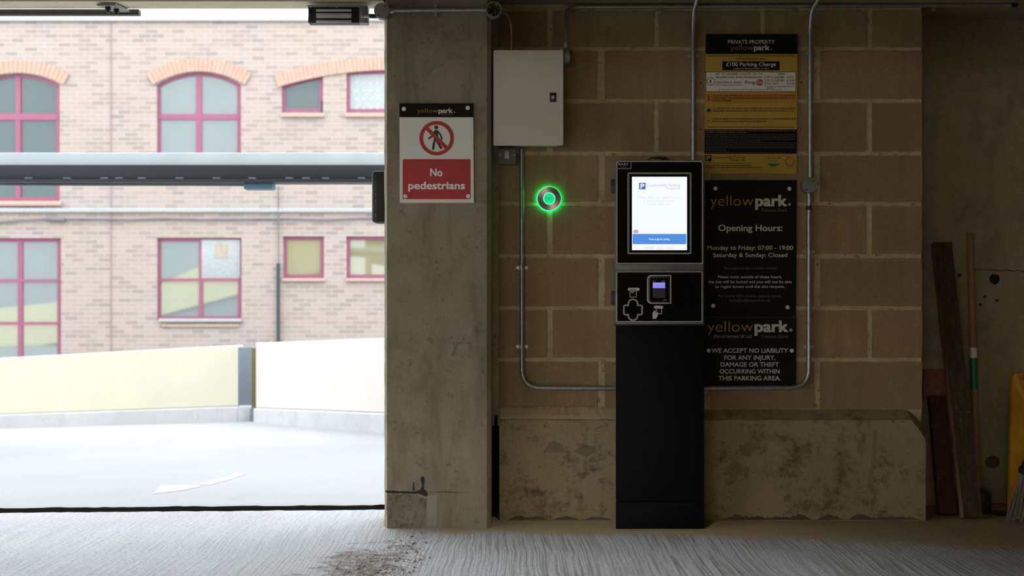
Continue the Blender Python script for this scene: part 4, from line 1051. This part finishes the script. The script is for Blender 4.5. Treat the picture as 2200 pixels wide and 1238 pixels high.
# liability
t = thing('liability_sign', px(1613, 831, YB), 'black liability notice, lowest sign just above the bent conduit', 'sign')
MB().pprism([(1514.5, 682.3), (1710.8, 682.3), (1710.2, 831), (1513.3, 831)], d, .008).build('board', M['signblack'], t, smooth=False)
logo(t, e, 1520.5, 1617.5, 1621, 1693.5, 1699, 3.5, 713, 23.5)
text(t, 'lettering', [('WE ACCEPT NO LIABILITY', 1528.6, 1693, 758, 9.2, .018), ('FOR ANY INJURY,', 1556, 1666, 773.2, 9.2, .018), ('DAMAGE OR THEFT', 1548, 1673.5, 788, 9.2, .018), ('OCCURRING WITHIN', 1546, 1675, 802.7, 9.2, .018), ('THIS PARKING AREA.', 1543.5, 1677.5, 817.4, 9.2, .018)], e, M['white_text'])
text(t, 'lettering', [('(Part of Lawmans UK Ltd)', 1533.6, 1615, 726, 6.8, REG), ('Tobacco Dock', 1635.5, 1693.7, 726.4, 6.8, THIN)], e, M['grey_text'], 'thin grey lettering')
for x, y in ((1522.4, 753.6), (1700.8, 753.6)): screw_cap(t, x, y, d, 4.3)

# ------------------------------------------------------------------ payment kiosk
K = 4.80
k = thing('payment_kiosk', px(1418, 1137, 4.9), 'tall black payment kiosk with a lit screen standing against the block wall', 'kiosk')
c0, c1 = px(1323.5, 0, K + .026), px(1513, 0, K + .026)
MB().box(c0.x, c1.x, K + .026, K + .041, .115, px(0, 700, K + .026).z, .002).box(c0.x + .022, c1.x - .022, K + .041, 4.995, .115, px(0, 700, K + .026).z).build('column', M['blackmetal'], k)
MB().box(c0.x, c1.x, K + .026, K + .041, 0.0, .112, .002).box(c0.x + .022, c1.x - .022, K + .041, 4.995, 0.0, .112).build('base_plate', M['blackmetal'], k)
MB().pbox(1326, 696, 1509, 702, K + .04, .15, .001).build('neck', M['black'], k)
MB().box(px(1333, 0, K).x, px(1503, 0, K).x, K + .012, 5.03, px(0, 697, K).z, px(0, 346, K).z, .004).build('head', M['kioskgrey'], k)
MB().pbox(1323, 564, 1511, 586, K + .006, .02, .001).build('centre_band', M['kioskgrey'], k)
# upper door
ud = MB().pprism(rrect(1322, 344, 1512, 570, 7, corners=(1, 0, 0, 1)), K, .014, .0015).build('upper_door', M['kioskgrey'], k)
def outline(x0, y0, x1, y1, r, w, dd, th=.0006, corners=(1, 1, 1, 1)):
    return MB().pframe(rrect(x0, y0, x1, y1, r, corners=corners), rrect(x0 + w, y0 + w, x1 - w, y1 - w, max(.5, r - w), corners=corners), dd, th)
MB().pprism(rrect(1325.5, 347, 1509, 566, 6, corners=(1, 0, 0, 1)), K - .0012, .002).build('glass_panel', M['glassblack'], ud, smooth=False)
outline(1325, 346.5, 1509.5, 566.5, 6, 1.3, K - .0018, .001, (1, 0, 0, 1)).build('trim_line', M['trim'], ud, smooth=False)
outline(1348.5, 371, 1485, 546, 3, 1.5, K - .0022, .0015).build('screen_bezel', M['trim'], ud, smooth=False)
outline(1350.5, 373, 1483, 544, 2, 1.8, K - .0020, .001).build('screen_bezel', M['kioskgrey'], ud, smooth=False)
outline(1325.5, 347, 1356, 363, 2, .9, K - .0024, .0005, (0, 0, 0, 1)).build('badge_outline', M['trim'], ud, smooth=False)
text(ud, 'badge_lettering', [('EASY', 1329, 1350.5, 355.3, 4.6, .01), ('A PARKING', 1332, 1346.5, 359.6, 1.3)], K - .0024, M['trim'])
s = MB().pbox(1357.8, 380, 1476, 537.6, K - .002, .001).build('screen', M['e_white'], k, label='lit white screen')
q = K - .0026
MB().pbox(1373, 392.8, 1387, 407, q, .0003).build('parking_logo', M['e_navy'], s)
text(s, 'parking_logo', [('P', 1376, 1384.5, 405, 10.2, .03)], q - .0004, M['e_white'])
text(s, 'lettering', [('Countrywide Parking', 1389, 1461, 401, 6.6, -.008), ('Management', 1430, 1461, 406.6, 3.8, -.008), ('PM0978    10:37    18 Oct', 1385.5, 1447.5, 535.2, 3.8, -.008)], q, M['e_grey'])
text(s, 'lettering', [('Please check our opening hours', 1372, 1461.5, 426.5, 5.4, -.01), ('at www.yellowpark.co.uk', 1382.6, 1450.5, 434, 5.4, -.01), ('or scan QR code', 1393.5, 1440.3, 441.2, 5.4, -.01)], q, M['e_pale'])
MB().pbox(1359, 502.8, 1474.7, 524.8, q, .0003).build('blue_bar', M['e_blue'], s, label='blue pay button bar')
text(s, 'lettering', [('Press to pay for parking', 1394.6, 1438.8, 515.8, 3.8, .012)], q - .0004, M['e_white'])
fl = MB().pprism(ell(1366, 497.6, 6, 4, 18), q, .0003).build('flag_icon', M['e_navy'], s, smooth=False)
MB().pbox(1360.2, 496, 1371.8, 499.2, q - .0003, .0003).pbox(1364.6, 493.8, 1367.4, 501.4, q - .0003, .0003).build('flag_icon', M['e_white'], s, smooth=False)
MB().pbox(1360, 497, 1372, 498.3, q - .0005, .0003).pbox(1365.3, 493.7, 1366.7, 501.5, q - .0005, .0003).build('flag_icon', M['e_red'], s, smooth=False)
# lower door
ld = MB().pbox(1322, 581, 1511.5, 697, K, .014, .0015).build('lower_door', M['kioskgrey'], k)
MB().pbox(1324.5, 584, 1509, 692, K - .001, .002).build('black_panel', M['glassblack'], ld)
outline(1324.8, 583.8, 1508.8, 691.8, 1.5, 1.3, K - .0016, .001).build('trim_line', M['trim'], ld, smooth=False)
# card reader
rd = MB().pframe(rrect(1390.4, 591, 1442, 652.8, 9, corners=(0, 0, 1, 1)), rrect(1392.6, 592.8, 1440, 651.2, 8, corners=(0, 0, 1, 1)), K - .006, .008).build('card_reader', M['trim'], k, smooth=False, label='black card reader with violet display')
MB().pprism(rrect(1392.4, 593, 1438, 651.5, 8), K - .005, .006, .001).build('reader_housing', M['greybox'], rd)
MB().pprism(rrect(1396.5, 595.5, 1437, 649, 5), K - .010, .006, .0015).build('reader_body', M['glassblack'], rd)
for i in range(4): MB().cyl(px(1404 + i * 7.2, 597.6, K - .010), (0, -1, 0), .004, .003, 14).build('reader_rib', M['black'], rd)
MB().pbox(1402.5, 607.2, 1429, 619.3, K - .0105, .0008).build('reader_display', M['e_lav'], rd, label='lit violet display')
small = MB(); small_print(small, 1408, 1424, 615, .8, K - .0109, rs); small_print(small, 1411, 1418, 618, .7, K - .0109, rs); small.build('display_print', M['e_lavdark'], rd, smooth=False)
MB().pbox(1402.5, 603, 1408, 606, K - .0105, .0008).build('reader_key', M['red'], rd, label='red key')
MB().pbox(1421, 603, 1429, 606, K - .0105, .0008).build('reader_key', plain('olive_key', (.12, .13, .03), .5), rd, label='olive key')
MB().pbox(1402.7, 621, 1429.2, 640.5, K - .0105, .0008).build('contactless_pad', plain('grey_reader_pad', (.06, .06, .055), .25), rd)
MB().pprism([(1424, 644.8), (1430, 643.8), (1432.5, 644.6), (1428, 645.4)], K - .0105, .0005).build('card_slot', M['trim'], rd, smooth=False)
# receipt mark, receipt slot, card mark
MB().pprism(rrect(1348.8, 618.6, 1374, 625, 3), K - .0016, .001).pframe([(1353, 622.5), (1368, 622.5), (1368, 638), (1353, 638)], [(1354.4, 623.8), (1366.6, 623.8), (1366.6, 637), (1354.4, 637)], K - .0016, .001).pbox(1356, 625.6, 1364.2, 627, K - .0018, .001).pbox(1356, 628.4, 1361, 629.8, K - .0016, .001).pprism([(1353, 637), (1368, 637), (1368, 639.8), (1366.1, 638), (1364.2, 639.8), (1362.4, 638), (1360.5, 639.8), (1358.6, 638), (1356.8, 639.8), (1355, 638), (1353, 639.8)], K - .0016, .001).build('receipt_icon', M['trim'], ld, smooth=False)
def cross(g):
    vx, top, bot, hx, hy0, hy1 = 11.6 + g, 642 - g, 689.6 + g, 21 + g, 655 - g, 677.6 + g; cx_ = 1360; r = 4 + g
    pts = [(cx_ + vx * math.cos(math.radians(a)), top + vx + vx * math.sin(math.radians(a))) for a in range(180, 361, 15)]
    pts += [(cx_ + vx, hy0)]
    for (x, y, a0) in ((cx_ + hx - r, hy0 + r, 270), (cx_ + hx - r, hy1 - r, 0)): pts += [(x + r * math.cos(math.radians(a0 + 22.5 * i)), y + r * math.sin(math.radians(a0 + 22.5 * i))) for i in range(5)]
    pts += [(cx_ + vx, hy1)]
    pts += [(cx_ + vx * math.cos(math.radians(a)), bot - vx + vx * math.sin(math.radians(a))) for a in range(0, 181, 15)]
    pts += [(cx_ - vx, hy1)]
    for (x, y, a0) in ((cx_ - hx + r, hy1 - r, 90), (cx_ - hx + r, hy0 + r, 180)): pts += [(x + r * math.cos(math.radians(a0 + 22.5 * i)), y + r * math.sin(math.radians(a0 + 22.5 * i))) for i in range(5)]
    pts += [(cx_ - vx, hy0)]
    return pts
MB().pframe(cross(0), cross(-1.4), K - .003, .003).pframe(cross(-2.2), cross(-2.9), K - .002, .002).build('receipt_slot', M['trim'], ld, smooth=False, label='cross shaped receipt slot outline')
MB().pprism(rrect(1405, 657, 1425, 663.4, 3), K - .0016, .001).pframe([(1410, 660), (1422, 660), (1422, 675.2), (1410, 675.2)], [(1411.2, 661), (1420.6, 661), (1420.6, 674), (1411.2, 674)], K - .0018, .001).pprism([(1402, 673), (1406, 667), (1408.5, 668), (1409, 672), (1411, 673.5), (1414.3, 670), (1414, 674), (1412, 681), (1408.5, 685.3), (1402.3, 685.3)], K - .002, .001).build('card_icon', M['trim'], ld, smooth=False)
for y0, y1 in ((385, 415), (625, 655.5)): MB().pbox(1313.5, y0, 1336, y1, K + .015, .025, .001).build('hinge', M['black'], k)
b0 = px(1414, 345, 4.92)
MB().cyl((b0.x, b0.y, px(0, 346, K).z - .002), (0, 0, 1), .047, .021, 32).cyl((b0.x, b0.y, px(0, 346, K).z + .019), (0, 0, 1), .047, .008, 32, r2=.036).build('beacon', M['black'], k, label='low black cap on top')

# ------------------------------------------------------------------ things in the dark recess
def beam(A, B, wx, th, taper=None):
    """board from foot A to head B (centre lines): wx wide along X, th thick"""
    A, B = Vector(A), Vector(B); dr_ = (B - A).normalized(); sx = Vector((1, 0, 0)); sx = (sx - dr_ * sx.dot(dr_)).normalized(); ny = dr_.cross(sx)
    mb = MB(); bm = mb.bm; rings = []; n = 24
    for i in range(n + 1):
        p = A.lerp(B, i / n); j = .0025 * noise.noise((i * .9, 4, wx * 50)); j2 = .0025 * noise.noise((i * .9, 14, wx * 50))
        rings.append([bm.verts.new(p + sx * (a * wx / 2 + (j if a < 0 else j2)) + ny * (b * th / 2)) for a, b in ((-1, -1), (1, -1), (1, 1), (-1, 1))])
    for a, b in zip(rings, rings[1:]):
        for q in range(4): bm.faces.new((a[q], a[(q + 1) % 4], b[(q + 1) % 4], b[q])).material_index = 0
    bm.faces.new(rings[0][::-1]); bm.faces.new(rings[-1])
    return mb
def leaning(name, A, B, wx, th, mats, label, cat):
    o = beam(A, B, wx, th).build(name, mats, smooth=False, label=label, cat=cat)
    for p in o.data.polygons:
        if abs(p.normal.x) > .6: p.material_index = 1
    return o
leaning('timber_plank', (1.985, 5.03, .008), (1.965, YR - .03, 1.205), .082, .04, [M['plank'], M['plank_edge']], 'tall dark timber plank with a paler edge leaning in the recess', 'plank')
leaning('timber_plank', (1.905, 5.10, .006), (1.945, YR - .03, .50), .075, .035, [M['redplank'], M['redplank']], 'short reddish timber plank leaning behind the tall plank', 'plank')
bs = thing('broom', (2.09, 5.24, 0), 'broom with a plain wooden handle and green label, leaning head down', 'broom')
A, B = Vector((2.093, 5.235, .085)), Vector((2.102, YR - .018, 1.252))
MB().tube([A, B], [.0165, .0145]).build('handle', M['handle'], bs)
f = lambda z: A.lerp(B, (z - A.z) / (B.z - A.z))
z1, z2, z3 = px(0, 836, 5.27).z, px(0, 770, 5.28).z, px(0, 748, 5.28).z
MB().tube([f(z1), f(z2)], .0168).build('label', M['greenlabel'], bs, label='green label')
MB().tube([f(z2), f(z3)], .0168).build('label', M['white'], bs, label='white label')
MB().box(2.068, 2.122, 5.14, 5.34, 0.0, .095, .008).build('broom_head', M['black'], bs)
yb = thing('caution_board', (2.30, 5.08, 0), 'yellow plastic board with red figures leaning on the recess wall', 'board')
mb = MB(); z = .61
fr = [Vector((2.168, 5.075, .004)), Vector((2.47, 5.075, .004)), Vector((2.44, YR - .03, z)), Vector((2.305, YR - .03, z)), Vector((2.292, YR - .03, z - .02))]
vs = [mb.bm.verts.new(p) for p in fr] + [mb.bm.verts.new(p + Vector((0, .022, 0))) for p in fr]
mb.bm.faces.new(vs[:5]); mb.bm.faces.new(vs[:4:-1])
for i in range(5): mb.bm.faces.new((vs[i], vs[(i + 1) % 5], vs[5 + (i + 1) % 5], vs[5 + i]))
mb.build('board', M['yellowplastic'], yb, smooth=False)
text(yb, 'lettering', [('10', 2190, 2204, 818, 11, .02)], 5.300, M['rust_ink'])
br = thing('straw_broom', (2.225, 4.97, 0), 'straw broom with a black collar in front of the yellow board', 'broom')
bx, by = 2.228, 4.965
MB().cyl((bx, by, .205), (0, 0, 1), .062, .032, 24, bev=.006).build('collar', M['black'], br)
MB().sphere((bx, by, .236), .05, (1, 1, 1.1), 20).build('socket', M['black'], br)
MB().tube([(bx, by, .26), (bx + .22, YR - .03, 1.35)], .013).build('handle', M['handle'], br)
mb = MB(); rb = random.Random(2)
for i in range(420):
    a, r = rb.uniform(0, 2 * math.pi), math.sqrt(rb.random()); p = Vector((bx + .055 * r * math.cos(a), by + .045 * r * math.sin(a), .21)); qd = Vector((bx + .115 * r * math.cos(a) + rb.uniform(-.008, .008), by + .075 * r * math.sin(a), rb.uniform(0.001, .03)))
    mb.tube([p, p.lerp(qd, .5) + Vector((0, 0, .006)), qd], [.0028, .0026, .0016], 4, False)
mb.cyl((bx, by, .02), (0, 0, 1), .085, .19, 20, r2=.05)
mb.build('bristles', M['straw'], br, smooth=False, kind='stuff')
rp = thing('rusty_plate', px(2006, 856, 5.34), 'rusty brown plate fixed low on the recess wall behind the planks', 'plate')
rp_o = MB().pbox(1984, 794, 2034, 858, YR - .012, .013, .002).build('plate', M['rustplate'], rp)

# grit trodden over the threshold
mb = MB(); rg = random.Random(11); cnt = 0
while cnt < 2200:
    x, y = rg.uniform(690, 935), rg.uniform(1142, 1262)
    w = max(0, 1 - abs((x - (905 - (y - 1142) * 1.15)) / (55 + (y - 1142) * .6))) * (.35 + .65 * max(0, noise.noise((x * .02, y * .05, 0)) * 1.6 + .3))
    if rg.random() > w: continue
    dd = F / (y - CY); p = px(x, y, dd); r = rg.choice((.0009, .001, .0012, .0015, .0018, .0022, .006 if rg.random() < .18 else .002))
    res = bmesh.ops.create_icosphere(mb.bm, subdivisions=1, radius=r, matrix=Matrix.Translation((p.x, p.y, r * .45)) @ Matrix.Rotation(rg.random() * 6, 4, 'Z') @ Matrix.Diagonal((rg.uniform(.8, 1.5), rg.uniform(.7, 1.2), rg.uniform(.5, .8), 1)))
    cnt += 1
mb.build('gravel', M['pebble'], smooth=False, label='loose brown grit scattered on the floor in front of the pillar', cat='gravel', kind='stuff')
dl = thing('fill_downlight', (.25, 3.75, 2.19), 'round fill lamp added out of view on the ceiling to lift the floor', 'ceiling light')  # casing for the added spot
mb = MB(); n = 32; f = lambda R: [(R * math.cos(2 * math.pi * i / n), R * math.sin(2 * math.pi * i / n)) for i in range(n)]
mb.frame(f(.10), f(.085), 0, .06)
for v in mb.bm.verts: v.co = Vector((.25 + v.co.x, 3.75 + v.co.z, 2.18 + v.co.y))
mb.build('rim', M['kioskgrey'], dl)
